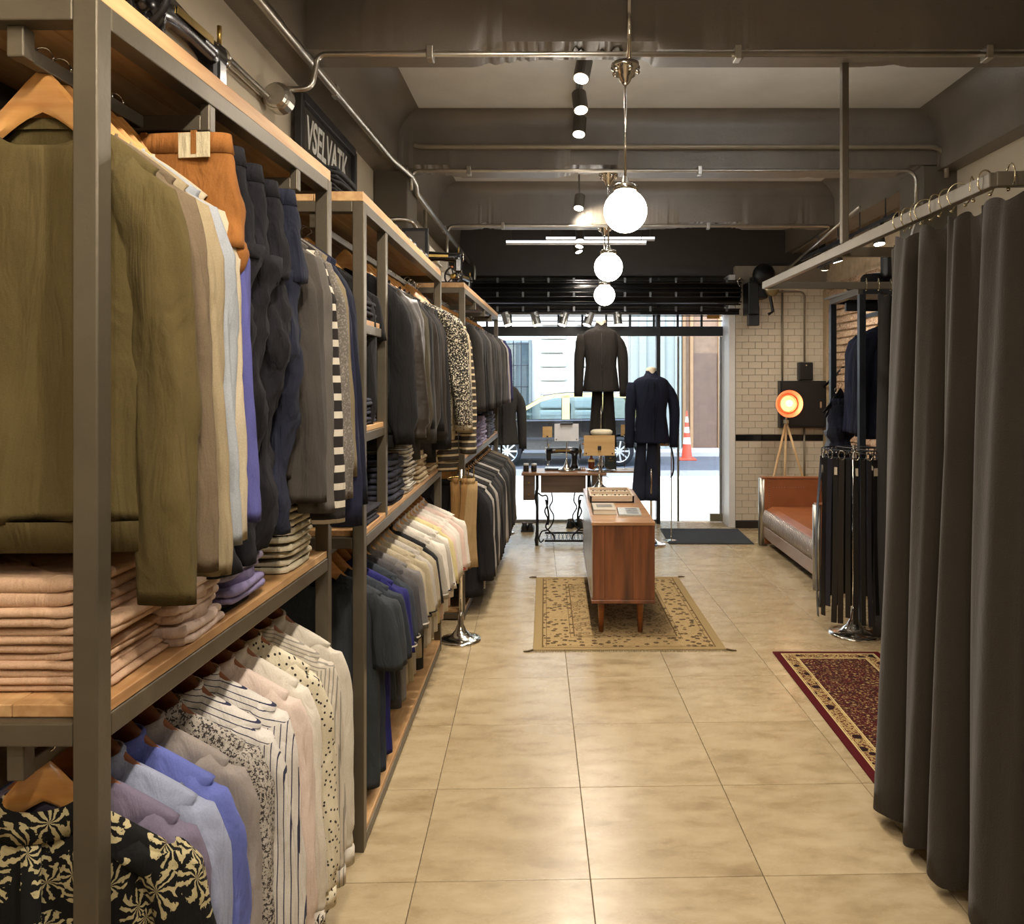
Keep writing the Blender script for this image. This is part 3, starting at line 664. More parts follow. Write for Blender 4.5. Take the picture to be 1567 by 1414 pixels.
def garment(kind, x, y, z, rz, label, mat, trim=None, ln=.74, w=1.0, sl=.62, t=.026, group=None, hi=False, sd=0, out=.05, cat=None, name=None, extra=None):
    names = {'knit': ('sweater', 'sweater'), 'shirt': ('shirt', 'shirt'), 'tee': ('t_shirt', 't-shirt'), 'polo': ('polo_shirt', 'polo shirt'), 'jacket': ('jacket', 'jacket'), 'coat': ('coat', 'coat'), 'bomber': ('bomber_jacket', 'jacket')}
    nm, ct = names[kind]
    g = thing(name or nm, label, cat or ct, (x, y, z), rz, group); trim = trim or mat
    n = 72 if hi else 28; m = 34 if hi else 14; b = dict(parent=g, world=False, smooth=True)
    nz = -.098; sz = -.166; nw = .102 if kind == 'knit' else .078
    if kind == 'knit': nz, sz = -.112, -.176
    if kind in ('jacket', 'coat'): sw, bw, hw = .222*w, .205*w, .215*w
    else: sw, bw, hw = .208*w, .19*w, .20*w
    drop = .045 if kind in ('knit', 'tee', 'bomber') else .03
    torso(sd, nw=nw, nz=nz, sw=sw, sz=sz, bw=bw, hw=hw, hz=-ln-.10, t=t, n=n, m=m, drop=drop, A=.011 if hi else .008).build('torso', mat, **b)
    short = kind in ('tee', 'polo'); sn = 28 if hi else 14; sm = (30 if hi else 12) if not short else (12 if hi else 7)
    for s in (-1, 1):
        if short: sleeve(sd, s, sw, sz, .27*w, .050, (.060, t*1.1), (.064, t*1.05), sn, sm).build('sleeve', mat, **b)
        elif kind == 'knit': sleeve(sd, s, sw, sz, sl, out, (.066, t*1.25), (.050, t*1.0), sn, sm).build('sleeve', mat, **b)
        elif kind == 'bomber': sleeve(sd, s, sw, sz, sl, out, (.075, t*1.3), (.062, t*1.2), sn, sm, .3, .006).build('sleeve', mat, **b)
        elif kind == 'shirt': sleeve(sd, s, sw, sz, sl, out, (.062, t*1.2), (.05, t), sn, sm, .18, .006).build('sleeve', mat, **b)
        else: sleeve(sd, s, sw, sz, sl, out*.8, (.066, t*1.5), (.055, t*1.2), sn, sm, 0, .003).build('sleeve', mat, **b)
    if kind in ('knit', 'tee', 'bomber'):
        band(nw+.001, t*.66, nz-.014, nz+.006, drop=drop, th=.005).build('neck_rib', trim, **b)
    if kind in ('knit', 'bomber'):
        r = ring_se(hw*.99, t*1.30, 24, -ln-.10, .8); r2 = ring_se(hw*.96, t*1.18, 24, -ln-.155, .8)
        MB().loft([r, r2], False, True).build('hem_rib', trim, **b)
    if kind in ('shirt', 'polo'):
        band(.072, t*.8+.012, nz-.012, nz+.022, drop=.012, th=.004).build('collar_stand', mat, **b)
        band(.080, t*.8+.018, nz-.022, nz+.024, drop=.02, th=.005, flare=.86).build('collar', trim, **b)
    if kind == 'shirt':
        MB().box(-.014, .014, -t*1.32-.008, -t*1.2, -ln-.07, nz-.045).build('placket', mat, **b)
        for s in (-1, 1):
            cx = s*(sw-.058+.035+out); r = [(cx+p[0], p[1], p[2]) for p in ring_se(.045, t*.95, 14, sz+.012-sl, .9)]
            MB().loft([r, [(p[0], p[1], p[2]-.05) for p in r], [(cx+(p[0]-cx)*.8, p[1]*.7, p[2]-.045) for p in r]], True, True).build('cuff', mat, **b)
    if kind == 'polo':
        MB().box(-.014, .014, -t*1.28-.004, -t*.95, nz-.19, nz-.045).build('placket', mat, **b)
        if extra:   # contrasting sleeve tipping
            for s in (-1, 1):
                cx = s*(sw-.058+.035+.050); zz = sz+.012-.27*w*.93
                r = [(cx+p[0], p[1], p[2]) for p in ring_se(.069, t*1.16, 14, zz, .9)]
                MB().loft([r, [(p[0], p[1], p[2]-.007) for p in r]], False, False).build('sleeve_tipping', extra, **b)
    if kind in ('jacket', 'coat'):
        y0 = -t*1.42-.006
        for s in (-1, 1):
            MB().add([(s*.060, y0*.6, nz+.005), (s*.012, y0*1.3, sz-.20), (s*.085, y0*1.2, sz-.07), (s*.105, y0*1.1, sz-.035), (s*.082, y0*.8, nz-.035),
                      (s*.060, y0*.3, nz+.002), (s*.012, y0*.8, sz-.21), (s*.085, y0*.9, sz-.075), (s*.105, y0*.8, sz-.04), (s*.082, y0*.5, nz-.035)],
                     [(0, 1, 2, 3, 4), (9, 8, 7, 6, 5), (0, 5, 6, 1), (1, 6, 7, 2), (2, 7, 8, 3), (3, 8, 9, 4), (4, 9, 5, 0)]).build('lapel', trim, g, world=False)
        band(.076, t*.9, nz-.012, nz+.03, th=.005, drop=.015, flare=.92).build('collar', trim, **b)
        for k in range(2): MB().lathe([(.009, -.003), (.009, .003)], (.012, y0*1.2, sz-.24-.1*k), 10, 'y').build('button', BLACKP, g, world=False)
    return g
def trousers(x, y, z, rz, label, mat, ln=.98, w=.2, t=.03, group=None, sd=0, patch=None, hi=False, spread=.0, name='trousers', cat='trousers', z0=-.06):
    g = thing(name, label, cat, (x, y, z), rz, group); b = dict(parent=g, world=False, smooth=True)
    rr = random.Random(sd); ph = rr.uniform(0, 6); n = 48 if hi else 16
    w0 = ring_se(w*.93, t*.9, n, z0, .8)
    MB().loft([[(p[0]*.95, p[1]*.8, p[2]) for p in w0], w0, ring_se(w*.96, t*.95, n, z0-.04, .8)], False, False).build('waistband', mat, solid=.006, **b)
    rings = [ring_se(w*.96, t*.95, n, z0-.038, .8)]
    for i in range(1, 13):
        u = i/12; rings.append(ring_se(w*(.97+.12*u), t*(1+.4*u), n, z0-.04-.20*u, .8, fy=lambda X, Y, a: .006*math.sin(20*X+ph+8*u)))
    rings = crumple(rings, sd, .014, 12, 9, 1) if hi else rings
    MB().loft(rings, False, True).build('hip_part', mat, **b)
    for s in (-1, 1):
        rings = []
        m = 36 if hi else 8
        for i in range(m+1):
            u = i/m; zz = z0-.21-(ln-.21)*u; wd = w*(.56-.16*u)
            wob = .014*math.sin(11*u+ph+s)*(1 if hi else .6)
            rings.append([(p[0]+s*(w*.50-.02*u+spread*u)+wob, p[1]+.010*math.sin(9*u+ph), p[2]) for p in ring_se(wd, t*(1.35-.25*u)*(1+.18*math.sin(23*u+ph)), n, zz, .85)])
        if hi: rings = crumple(rings, sd+s*2, .020, 13, 9, 0)
        MB().loft(rings, True, True).build('leg', mat, **b)
    for k in (-.6, 0, .6): MB().box(w*k-.006, w*k+.006, -t*1.05, -t*.85, z0-.045, z0+.004).build('belt_loop', mat, g, world=False)
    if patch: MB().box(w*.42, w*.78, -t*1.02, -t*.86, z0-.052, z0+.0).build('waist_patch', patch, g, world=False, label='pale label patch')
    return g
ORD = ['first', 'second', 'third', 'fourth', 'fifth', 'sixth', 'seventh', 'eighth', 'ninth', 'tenth', 'eleventh', 'twelfth', 'thirteenth', 'fourteenth', 'fifteenth', 'sixteenth', 'seventeenth', 'eighteenth', 'nineteenth', 'twentieth', 'twenty-first', 'twenty-second', 'twenty-third', 'twenty-fourth', 'twenty-fifth', 'twenty-sixth', 'twenty-seventh', 'twenty-eighth', 'twenty-ninth', 'thirtieth']
def hang(rail, i, kind, x, y, zb, desc, mat, hk='thin', hmat=None, **kw):
    """a garment with the hanger that carries it, numbered from the near end of its rail"""
    rz = kw.pop('rz', R.uniform(-.02, .08))+.10; nohang = kw.pop('nohang', False)
    lab = '%s, %s from camera on %s' % (desc, ORD[i], rail)
    if kind == 'trousers': g = trousers(x, y, zb, rz, lab, mat, group='clothes on the '+rail, **kw)
    else: g = garment(kind, x, y, zb, rz, lab, mat, group='clothes on the '+rail, sd=i+len(rail), **kw)
    if not nohang:
        hanger(x, y, zb+.010, rz, 'wooden hanger %s from camera on %s' % (ORD[i], rail), hk, hmat, 'hangers on the '+rail)
    return g
# colours of the cloth
c_olive = cloth('olive_knit', '#564a2a', .08); c_taupe = cloth('taupe_knit', '#6b5c48', .1); c_sand = cloth('sand_knit', '#958669', .1); c_cream = cloth('cream_knit', '#b5a88f', .08)
c_ice = cloth('ice_grey_knit', '#989ca0', .06); c_lgrey = cloth('light_grey_knit', '#8e8a84', .1); c_blue = cloth('blue_violet_knit', '#55568f', .1)
c_tobacco = cloth('tobacco_cotton', '#8f5c2b', .15); c_denim = cloth('black_denim', '#1d1c20', .3, bump=.6, crease=.05); c_denim2 = cloth('indigo_denim', '#242735', .3, bump=.6, crease=.05)
c_charc = cloth('charcoal_knit', '#45403a', .12); c_mgrey = cloth('mid_grey_knit', '#5f5a54', .15); c_stripe = cloth('striped_knit', '#2c2826', .08, pattern='h', c2='#cfc6b4', p=19, q=.38)
c_grey2 = cloth('heather_grey_knit', '#6b655d', .15, pattern='speck', c2='#8d867c', p=160, q=.56); c_khaki = cloth('khaki_knit', '#7d7158', .1); c_navy = cloth('navy_cloth', '#23253a', .12); c_navy2 = cloth('deep_navy_cloth', '#1a1d2c', .12)
UR, LR = "nearest rack's upper rail", "nearest rack's lower rail"
XB = -.925
zb = 2.285
i = 0
def up(kind, y, desc, mat, **kw):
    global i
    hang(UR, i, kind, kw.pop('x', XB), y, kw.pop('z', zb), desc, mat, **kw); i += 1
up('knit', 1.405, 'olive green crew-neck sweater', c_olive, ln=.72, sl=.80, hi=True, t=.026, w=1.0, out=.045, rz=-.09, hk='thick')
up('knit', 1.455, 'taupe brown sweater', c_taupe, ln=.72, sl=.76, hi=True, t=.022, out=.05, rz=.0)
up('knit', 1.505, 'sand coloured sweater', c_sand, ln=.73, sl=.78, hi=True, t=.022, out=.05, rz=.02)
up('knit', 1.55, 'ice grey sweater', c_ice, ln=.72, sl=.73, t=.022, hi=True, out=.055, rz=.01)
up('knit', 1.59, 'cream white sweater', c_cream, ln=.72, sl=.73, t=.020, hi=True, out=.055, rz=.0)
up('knit', 1.63, 'blue violet cardigan', c_blue, ln=.74, sl=.70, t=.020, hi=True, out=.06, rz=.02)
up('trousers', 1.665, 'tobacco brown trousers with pale patch', c_tobacco, ln=.5, w=.19, t=.03, patch=cloth('label_patch', '#cdbf9c'), x=-.86, hi=True, rz=-.25, nohang=True, z=zb+.005)
up('trousers', 1.77, 'faded black jeans with a crumpled waistband', c_denim, ln=.94, w=.19, t=.045, x=-.86, hi=True, rz=-.42, patch=cloth('leather_patch', '#6f6345'), nohang=True, z=zb-.0, sd=3)
up('trousers', 1.87, 'washed black jeans', c_denim, ln=.93, w=.20, t=.045, x=-.87, hi=True, rz=-.38, nohang=True, z=zb-.01, sd=8)
up('trousers', 1.985, 'black jeans with an olive waist patch', c_denim, ln=.91, w=.20, t=.045, x=-.87, hi=True, rz=-.42, patch=MATS['leather_patch'], nohang=True, z=zb-.02, sd=5)
up('trousers', 2.08, 'deep navy jeans', c_denim2, ln=.90, w=.20, t=.04, x=-.87, hi=True, rz=-.3, nohang=True, z=zb-.015, sd=9)
up('knit', 2.155, 'charcoal grey sweater', c_charc, ln=.74, sl=.74, t=.034, hi=True, out=.05, w=1.02, rz=.0, z=zb+.0)
up('knit', 2.225, 'mid grey sweater with ribbed cuffs', c_mgrey, ln=.74, sl=.78, t=.026, hi=True, out=.05, w=1.04, rz=-.03)
up('knit', 2.285, 'black and cream striped sweater', c_stripe, ln=.78, sl=.82, t=.026, hi=True, out=.055, w=1.05, rz=-.05)
up('knit', 2.34, 'heather grey sweater', c_grey2, ln=.75, sl=.76, t=.026, out=.06, w=1.06, hi=True)
up('knit', 2.39, 'khaki sweater', c_khaki, ln=.75, sl=.70, t=.020, out=.06, w=1.06)
up('knit', 2.43, 'navy sweater with long sleeves', c_navy, ln=.78, sl=.86, t=.024, out=.065, w=1.06)
up('knit', 2.475, 'dark navy cardigan', c_navy2, ln=.78, sl=.80, t=.024, out=.065, w=1.08)
# lower rail of the nearest rack
zl = 1.065; i = 0
def lo(kind, y, desc, mat, **kw):
    global i
    hang(LR, i, kind, kw.pop('x', XB+.005+.012*(y-1.4)), y, kw.pop('z', zl), desc, mat, **kw); i += 1
DK = HANGD
lo('shirt', 1.40, 'black shirt with cream palm print', cloth('palm_print', '#100f0e', .1, pattern='palm', c2='#c9ba8c', p=14, q=.70), ln=.80, sl=.26, hi=True, t=.03, rz=.03, out=.07, hk='thick', z=zl-.02)
lo('shirt', 1.455, 'mauve grey shirt', cloth('mauve_cloth', '#6f6678', .08), ln=.8, sl=.62, hi=True, t=.028, rz=.02, hmat=DK)
lo('shirt', 1.525, 'pale grey blue shirt', cloth('pale_blue_cloth', '#9096ab', .08), ln=.8, sl=.62, hi=True, t=.028, rz=.03, hmat=DK)
lo('shirt', 1.60, 'bright periwinkle blue shirt', cloth('periwinkle_cloth', '#5f68a8', .1), ln=.8, sl=.62, hi=True, t=.028, rz=.0, hmat=DK)
lo('shirt', 1.675, 'warm grey shirt', cloth('warm_grey_cloth', '#8f867f', .08), ln=.82, sl=.63, hi=True, t=.028, rz=.03, hmat=DK)
lo('shirt', 1.755, 'black and white speckled shirt', cloth('speckled_cloth', '#a59d92', .08, pattern='speck', c2='#3a3634', p=130, q=.53), ln=.82, sl=.63, hi=True, t=.03, rz=.02, hmat=DK)
lo('shirt', 1.855, 'white shirt, bold navy stripes', cloth('bold_stripe_cloth', '#cfc9c0', .06, pattern='v', c2='#2f3048', p=72, q=.15), ln=.83, sl=.62, hi=True, t=.033, rz=.0, hmat=DK)
lo('shirt', 1.945, 'white shirt with navy stripes', MATS['bold_stripe_cloth'], ln=.84, sl=.63, hi=True, t=.032, rz=.05, hmat=DK)
lo('shirt', 2.035, 'pale pink shirt', cloth('pale_pink_cloth', '#d2bfb2', .05), ln=.85, sl=.65, hi=True, t=.03, rz=.02, hmat=DK)
lo('shirt', 2.12, 'white shirt with a black palm motif', cloth('motif_cloth', '#d3cabb', .05, pattern='palm', c2='#2c2a2a', p=6, q=.36), ln=.85, sl=.65, hi=True, t=.03, rz=-.02, hmat=DK)
lo('shirt', 2.215, 'cream shirt with small black dots', cloth('dotted_cloth', '#d3c8ae', .05, pattern='dots', c2='#33302c', p=48, q=.17), ln=.86, sl=.66, hi=True, t=.032, rz=.03, hmat=DK)
lo('shirt', 2.315, 'off-white shirt with fine grey pinstripes', cloth('pinstripe_cloth', '#c5bcab', .05, pattern='v', c2='#8d887e', p=95, q=.3), ln=.85, sl=.66, hi=True, t=.03, rz=.0, hmat=DK)
lo('shirt', 2.41, 'plain ivory shirt', cloth('ivory_cloth', '#c9c1b1', .05), ln=.84, sl=.66, hi=True, t=.03, rz=.02, hmat=DK)

# middle rack, upper rail
c_blk = cloth('black_cloth', '#1b1a1a', .2); c_blkbrown = cloth('black_brown_cloth', '#2a2420', .2); c_leather = plain('brown_black_leather', '#2e2720', .45, 0, .3, 9, .5, 40)
c_dolive = cloth('dark_olive_cloth', '#3a3426', .15); c_dgrey = cloth('dark_grey_cloth', '#3a3836', .15); c_seq = cloth('sequin_cloth', '#17150f', .1, .5, pattern='speck', c2='#d8cdb4', p=120, q=.56)
c_ban = cloth('banded_knit', '#3c3630', .08, pattern='h', c2='#bfae8c', p=24, q=.3); c_tan = cloth('tan_cloth', '#a58a5c', .1); c_beige = cloth('beige_cloth', '#a3957a', .08)
M2U, M2L = "middle rack's upper rail", "middle rack's lower rail"
i = 0
L2 = [('bomber', 3.02, 'black jacket', c_blk, dict(ln=.80, sl=.62, w=.9)), ('tee', 3.12, 'black top', c_blk, dict(ln=.62, w=.9)),
 ('bomber', 3.32, 'black zipped jacket', c_blk, dict(ln=.70, sl=.68, w=1.05, t=.035)), ('bomber', 3.45, 'brown black leather bomber jacket', c_leather, dict(ln=.66, sl=.66, w=1.12, t=.045, out=.06, hi=True)),
 ('bomber', 3.60, 'dark olive bomber jacket', c_dolive, dict(ln=.66, sl=.68, w=1.12, t=.045, out=.06)), ('jacket', 3.74, 'black tailored jacket', c_blk, dict(ln=.72, sl=.64, w=1.1, t=.04)),
 ('coat', 3.88, 'charcoal coat', c_dgrey, dict(ln=.86, sl=.72, w=1.02, t=.04)), ('bomber', 4.02, 'black brown bomber jacket', c_blkbrown, dict(ln=.68, sl=.72, w=1.02, t=.04)),
 ('jacket', 4.15, 'black jacket with narrow lapels', c_blk, dict(ln=.74, sl=.68, w=1.02, t=.04)), ('coat', 4.28, 'dark brown coat', c_blkbrown, dict(ln=.90, sl=.74, w=1.02, t=.04)),
 ('coat', 4.41, 'black coat', c_blk, dict(ln=.94, sl=.80, w=1.02, t=.04)), ('knit', 4.53, 'glittering black and silver sequin sweater', c_seq, dict(ln=.70, sl=.66, w=1.28, out=.08, t=.05, hi=True)),
 ('knit', 4.64, 'speckled cream sweater', cloth('cream_speck', '#b8ad97', .05, pattern='speck', c2='#2f2b27', p=90, q=.60), dict(ln=.74, sl=.70, w=1.26, out=.07, t=.045, hi=True)),
 ('knit', 4.74, 'beige sweater', c_beige, dict(ln=.78, sl=.72, w=1.27, out=.07, t=.035)), ('knit', 4.83, 'long banded brown and cream sweater', c_ban, dict(ln=.98, sl=.86, w=1.30, out=.07, t=.05, hi=True))]
for kd, y, ds, m, kw in L2:
    kw.setdefault('out', .05)
    hang(M2U, i, kd, -.915+(.055 if y > 4.5 else .02 if y > 3.3 else -.05), y, 2.275, ds, m, **kw); i += 1
# middle rack, lower rail
i = 0
c_ctee = cloth('charcoal_jersey', '#33373a', .08); c_stee = cloth('slate_jersey', '#2e333a', .1); c_royal = cloth('royal_navy_pique', '#23235c', .1); c_gpol = cloth('grey_pique', '#6e6a67', .1); c_gpol2 = cloth('dark_grey_pique', '#403e40', .1)
c_spol = cloth('stone_pique', '#9d9179', .08); c_lgp = cloth('light_grey_pique', '#a39c90', .06); c_wpol = cloth('white_pique', '#cfc7ba', .05); c_yel = cloth('pale_yellow_pique', '#cbbd8b', .05); c_pink = cloth('pale_rose_pique', '#ceb5a8', .05); c_tip = cloth('white_tipping', '#d8d2c6', .03)
L2b = [('tee', 2.99, 'long charcoal t-shirt', c_ctee, dict(ln=.83, w=1.12, t=.045, hi=True), None), ('tee', 3.09, 'slate grey t-shirt', c_stee, dict(ln=.80, w=1.12, t=.035, hi=True), None),
 ('polo', 3.18, 'royal navy polo shirt with white tipping', c_royal, dict(ln=.78, w=1.12, t=.034, hi=True), c_tip), ('polo', 3.27, 'slate polo shirt', c_stee, dict(ln=.6, w=1.1, t=.034), c_tip),
 ('polo', 3.36, 'dark grey polo shirt', c_gpol2, dict(ln=.66, w=1.12, t=.034), None), ('polo', 3.45, 'mid grey polo shirt with white tipping', c_gpol, dict(ln=.68, w=1.12, t=.034, hi=True), c_tip),
 ('polo', 3.54, 'stone polo shirt with a dotted trim', c_spol, dict(ln=.64, w=1.1, t=.03), c_blk), ('polo', 3.63, 'sand polo shirt', cloth('sand_pique', '#a3977c', .08), dict(ln=.66, w=1.12, t=.034, hi=True), c_blk),
 ('polo', 3.72, 'pale grey polo shirt', c_lgp, dict(ln=.66, w=1.12, t=.03), None), ('polo', 3.80, 'light stone polo shirt', c_spol, dict(ln=.62, w=1.13, t=.03), None),
 ('polo', 3.88, 'black polo shirt', c_blk, dict(ln=.7, w=1.13, t=.03), None), ('polo', 3.96, 'pale grey polo shirt with tipping', c_lgp, dict(ln=.62, w=1.15, t=.03), c_tip),
 ('polo', 4.04, 'white polo shirt with dark collar', c_wpol, dict(ln=.62, w=1.16, t=.03, hi=True), c_navy), ('polo', 4.12, 'light grey polo shirt', c_lgp, dict(ln=.62, w=1.17, t=.03), None),
 ('polo', 4.20, 'white polo shirt with navy tipping', c_wpol, dict(ln=.62, w=1.18, t=.032, hi=True), c_navy), ('polo', 4.28, 'pale yellow polo shirt', c_yel, dict(ln=.60, w=1.19, t=.03), None),
 ('polo', 4.36, 'pale rose polo shirt', c_pink, dict(ln=.60, w=1.19, t=.03), None), ('polo', 4.44, 'off-white polo shirt', c_wpol, dict(ln=.60, w=1.2, t=.03), None),
 ('polo', 4.53, 'ivory polo shirt with red tipping', c_wpol, dict(ln=.60, w=1.2, t=.03), cloth('red_tipping', '#9c3a35')), ('polo', 4.62, 'warm white polo shirt', c_pink, dict(ln=.60, w=1.22, t=.032), None),
 ('polo', 4.72, 'white polo shirt with coloured badges', c_wpol, dict(ln=.58, w=1.23, t=.034, hi=True), c_tip)]
for kd, y, ds, m, kw, ex in L2b:
    g = hang(M2L, i, kd, -.90+.02*(y-3), y, 1.06, ds, m, extra=ex, **kw); i += 1
    if 'coloured badges' in ds or 'navy tipping' in ds:
        for k, cc in enumerate(('#9c3a35', '#22243c', '#5470a8')):
            s = kw['w']; xx = .208*s-.023+.05; MB().box(xx-.022, xx+.022, -.042, -.034, -.30-.03*k, -.275-.03*k).build('sleeve_badge', cloth('badge%d' % k, cc), g, world=False)
# farthest rack
M3U, M3L = "farthest rack's upper rail", "farthest rack's lower rail"
sg = [cloth('suit_black', '#1e1d1e', .15), cloth('suit_charcoal', '#343230', .15), cloth('suit_grey', '#4b4846', .15), cloth('suit_navy', '#252a42', .12), cloth('suit_lilac_grey', '#6c6677', .1), cloth('suit_light', '#a09a92', .08), cloth('suit_violet_navy', '#2d2b52', .1)]
seq = [1, 0, 0, 1, 2, 1, 0, 1, 1, 2, 0, 1, 2, 1, 4, 5, 6, 6]
nm = ['charcoal', 'black', 'grey', 'navy', 'lilac grey', 'light grey', 'violet navy']; cn = [1, 0, 2, 3, 4, 5, 6]
cname = {0: 'black', 1: 'charcoal', 2: 'grey', 3: 'navy', 4: 'lilac grey', 5: 'light grey', 6: 'violet navy'}
for i, q in enumerate(seq):
    y = 5.66+i*(8.02-5.66)/(len(seq)-1)
    hang(M3U, i, 'jacket', -.86+.03*(y-5.6), y, 2.275, cname[q]+' suit jacket', sg[q], ln=.72, sl=.64, w=1.25, t=.052, rz=R.uniform(-.06, .12))
seq = [0, 0, 5, 0, 1, 5, 0, 1, 0, 2, 0, 1, 5, 1, 0, 1, 2, 1, 0, 1, 2, 1, 8, 8]
c_suitbr = cloth('suit_taupe', '#6b5f50', .1)
for i, q in enumerate(seq):
    y = 5.64+i*(8.05-5.64)/(len(seq)-1)
    m = sg[q] if q < 8 else c_suitbr
    hang(M3L, i, 'jacket', -.80+.02*(y-5.6), y, 1.075, (cname.get(q, 'taupe'))+' long jacket', m, ln=.84 if i < 3 else .76, sl=.66, w=1.26, t=.046, rz=R.uniform(-.02, .10))
GLOBE = emit('globe_glass', (1.0, .93, .82), 20.0); LENS = emit('lamp_lens', (1.0, .88, .68), 25.0)
def globe(x, y, z, label):
    g = thing('globe_pendant', label, 'pendant lamp', (x, y, 3.17), 0, 'globe pendants along the ceiling')
    s = MB().sphere((x, y, z), .100, 32, 20).build('globe', GLOBE, g, smooth=True)
    MB().lathe([(.045, z+.088), (.058, z+.09), (.060, z+.115), (.048, z+.122), (.02, z+.128), (.012, z+.16)], (x, y, 0), 24).build('gallery', CHROME, g, smooth=True)
    MB().tube([(x, y, z+.12), (x, y, 3.12)], .006, 8).build('rod', CHROME, g, smooth=True)
    MB().lathe([(.065, 3.17), (.068, 3.15), (.05, 3.14), (.045, 3.115), (.03, 3.105), (.022, 3.085), (.008, 3.07)], (x, y, 0), 24).build('canopy', CHROME, g, smooth=True)
    for k in range(5):
        a = 2*PI*k/5; MB().sphere((x+.055*math.cos(a), y+.055*math.sin(a), 3.135), .014, 10, 6).build('canopy_bead', CHROME, g, smooth=True)
    s.visible_shadow = True
    return g
for (x, y, z), nm_ in zip(GLOBES, ('nearest and largest looking', 'middle', 'farthest')):
    globe(x, y, z, 'white globe pendant lamp on a chrome rod, the %s of three' % nm_)
for x, y, z in GLOBES+EXTRA_GLOBES: lamp('POINT', 'globe_light', (x, y, z-.125), 14, None, .1)
pipe('vertical chrome rod down the face of the nearest beam above the pendant', [(.323, 3.41, 3.60), (.323, 3.41, 3.12)], .010, CHROME)
names = ['ceiling spot in the nearest bay, first of the row', 'ceiling spot in the nearest bay, middle of the row', 'ceiling spot in the nearest bay, last of the row']
def spot(p, t, label, body=DARKGRAY, top=.2, rad=.045, L_=.13, group='ceiling spotlights'):
    p = Vector(p); t = Vector(t); d = (t-p).normalized()
    s = thing('spotlight', label, 'spotlight', p, 0, group)
    back = p-d*L_
    MB().tube([back, back+d*.01, p+d*.002], [rad*.8, rad, rad], 18).build('housing', body, s, smooth=False)
    MB().tube([p+d*.0025, p+d*.006], rad*.86, 18).build('lens', LENS, s)
    MB().tube([back+d*L_*.4, (p.x, p.y, p.z+top)], .008, 6).build('arm', body, s)
    MB().cbox((p.x, p.y, p.z+top), (.035, .10, .03)).build('adapter', body, s, bevel=.004)
    return s
SPM = plain('spot_housing', '#4a453d', .4, .4, .1)
lbl = {6: 'ceiling spot in the nearest bay, first of the row', 7: 'ceiling spot in the nearest bay, middle of the row', 8: 'ceiling spot in the nearest bay, last of the row', 9: 'tilted spotlight hanging beside the nearest globe pendant', 10: 'small ceiling spot beyond the farthest beam, upper one', 11: 'small ceiling spot beyond the farthest beam, middle one', 12: 'small ceiling spot beyond the farthest beam, lower one', 13: 'wall track spot nearest the curtain', 14: 'wall track spot, middle one', 15: 'wall track spot, farthest one'}
for k, (p, t, w) in enumerate(SPOTS):
    if k in lbl: spot(p, t, lbl[k], SPM, .19 if k < 9 else .36 if k == 9 else .14, group=None)
tr = thing('lamp_track', 'grey ceiling track carrying the row of three spots', 'lamp track', (.15, 4.7, 3.53)); MB().box(.13, .17, 3.9, 5.4, 3.53, 3.56).build('rail', SPM, tr)
tr = thing('lamp_track', 'black track with loose cables high along the right wall', 'lamp track', (2.5, 6.6, 2.9)); MB().box(2.48, 2.51, 5.7, 7.9, 2.90, 2.93).build('rail', BLACKSTEEL, tr)
for k in range(4):
    y = 5.9+k*.5; MB().tube([(2.5, y, 3.08), (2.5, y, 2.92)], .005, 5).build('suspension', BLACKSTEEL, tr)
    MB().tube([(2.5, y, 2.95), (2.47, y+.1, 2.88), (2.5, y+.25, 2.86), (2.5, y+.3, 2.92)], .004, 5).build('cable', BLACKP, tr, smooth=True)
MB().box(2.48, 2.51, 6.9, 7.4, 2.76, 2.78).build('rail', BLACKSTEEL, tr)
tgt = [(-.9, 9.0, .9), (-.2, 9.0, .9), (.0, 9, .9), (.2, 8.9, .9), (.75, 8.9, .9)]
for k, px in enumerate((778, 822, 860, 898, 946)):
    p = P(px, 497, 8.75); tp_ = (p.x+(.10, .09, -.10, -.12, .03)[k], 8.70, p.z-.35)
    spot(p, tp_, 'window spotlight under the roller grille, %s from the left' % ORD[k], ALU, .10, .05, .15, None)
tr = thing('lamp_track', 'lamp track under the roller grille', 'lamp track', (.1, 8.75, 2.43)); MB().box(-1.0, .95, 8.73, 8.77, 2.43, 2.45).build('rail', DARKGRAY, tr)

# ---------------------------------------------------------------- changing room frame and curtains
FR = plain('curtain_frame_steel', '#6e675a', .45, .4, .1, 8, .1)
fr = thing('curtain_rail', 'hanging steel frame that carries the changing room curtains', 'curtain rail', (1.8, 3.7, 2.25))
zr = 2.32
MB().bar((1.33, 2.36, zr), (1.36, 5.07, zr), .030, .045).build('long_bar', FR, fr, bevel=.003)
MB().bar((1.33, 2.36, zr), (2.30, 2.30, zr), .030, .045).build('front_bar', FR, fr, bevel=.003)
MB().bar((1.36, 5.07, zr), (2.5, 5.07, zr), .030, .045).build('far_bar', FR, fr, bevel=.003)
MB().bar((1.345, 3.72, zr), (2.5, 3.72, zr), .030, .045).build('middle_bar', FR, fr, bevel=.003)
MB().bar((1.335, 3.60, zr+.02), (1.335, 3.60, 3.18), .032, .032, (0, 1, 0)).build('ceiling_post', FR, fr, bevel=.003)
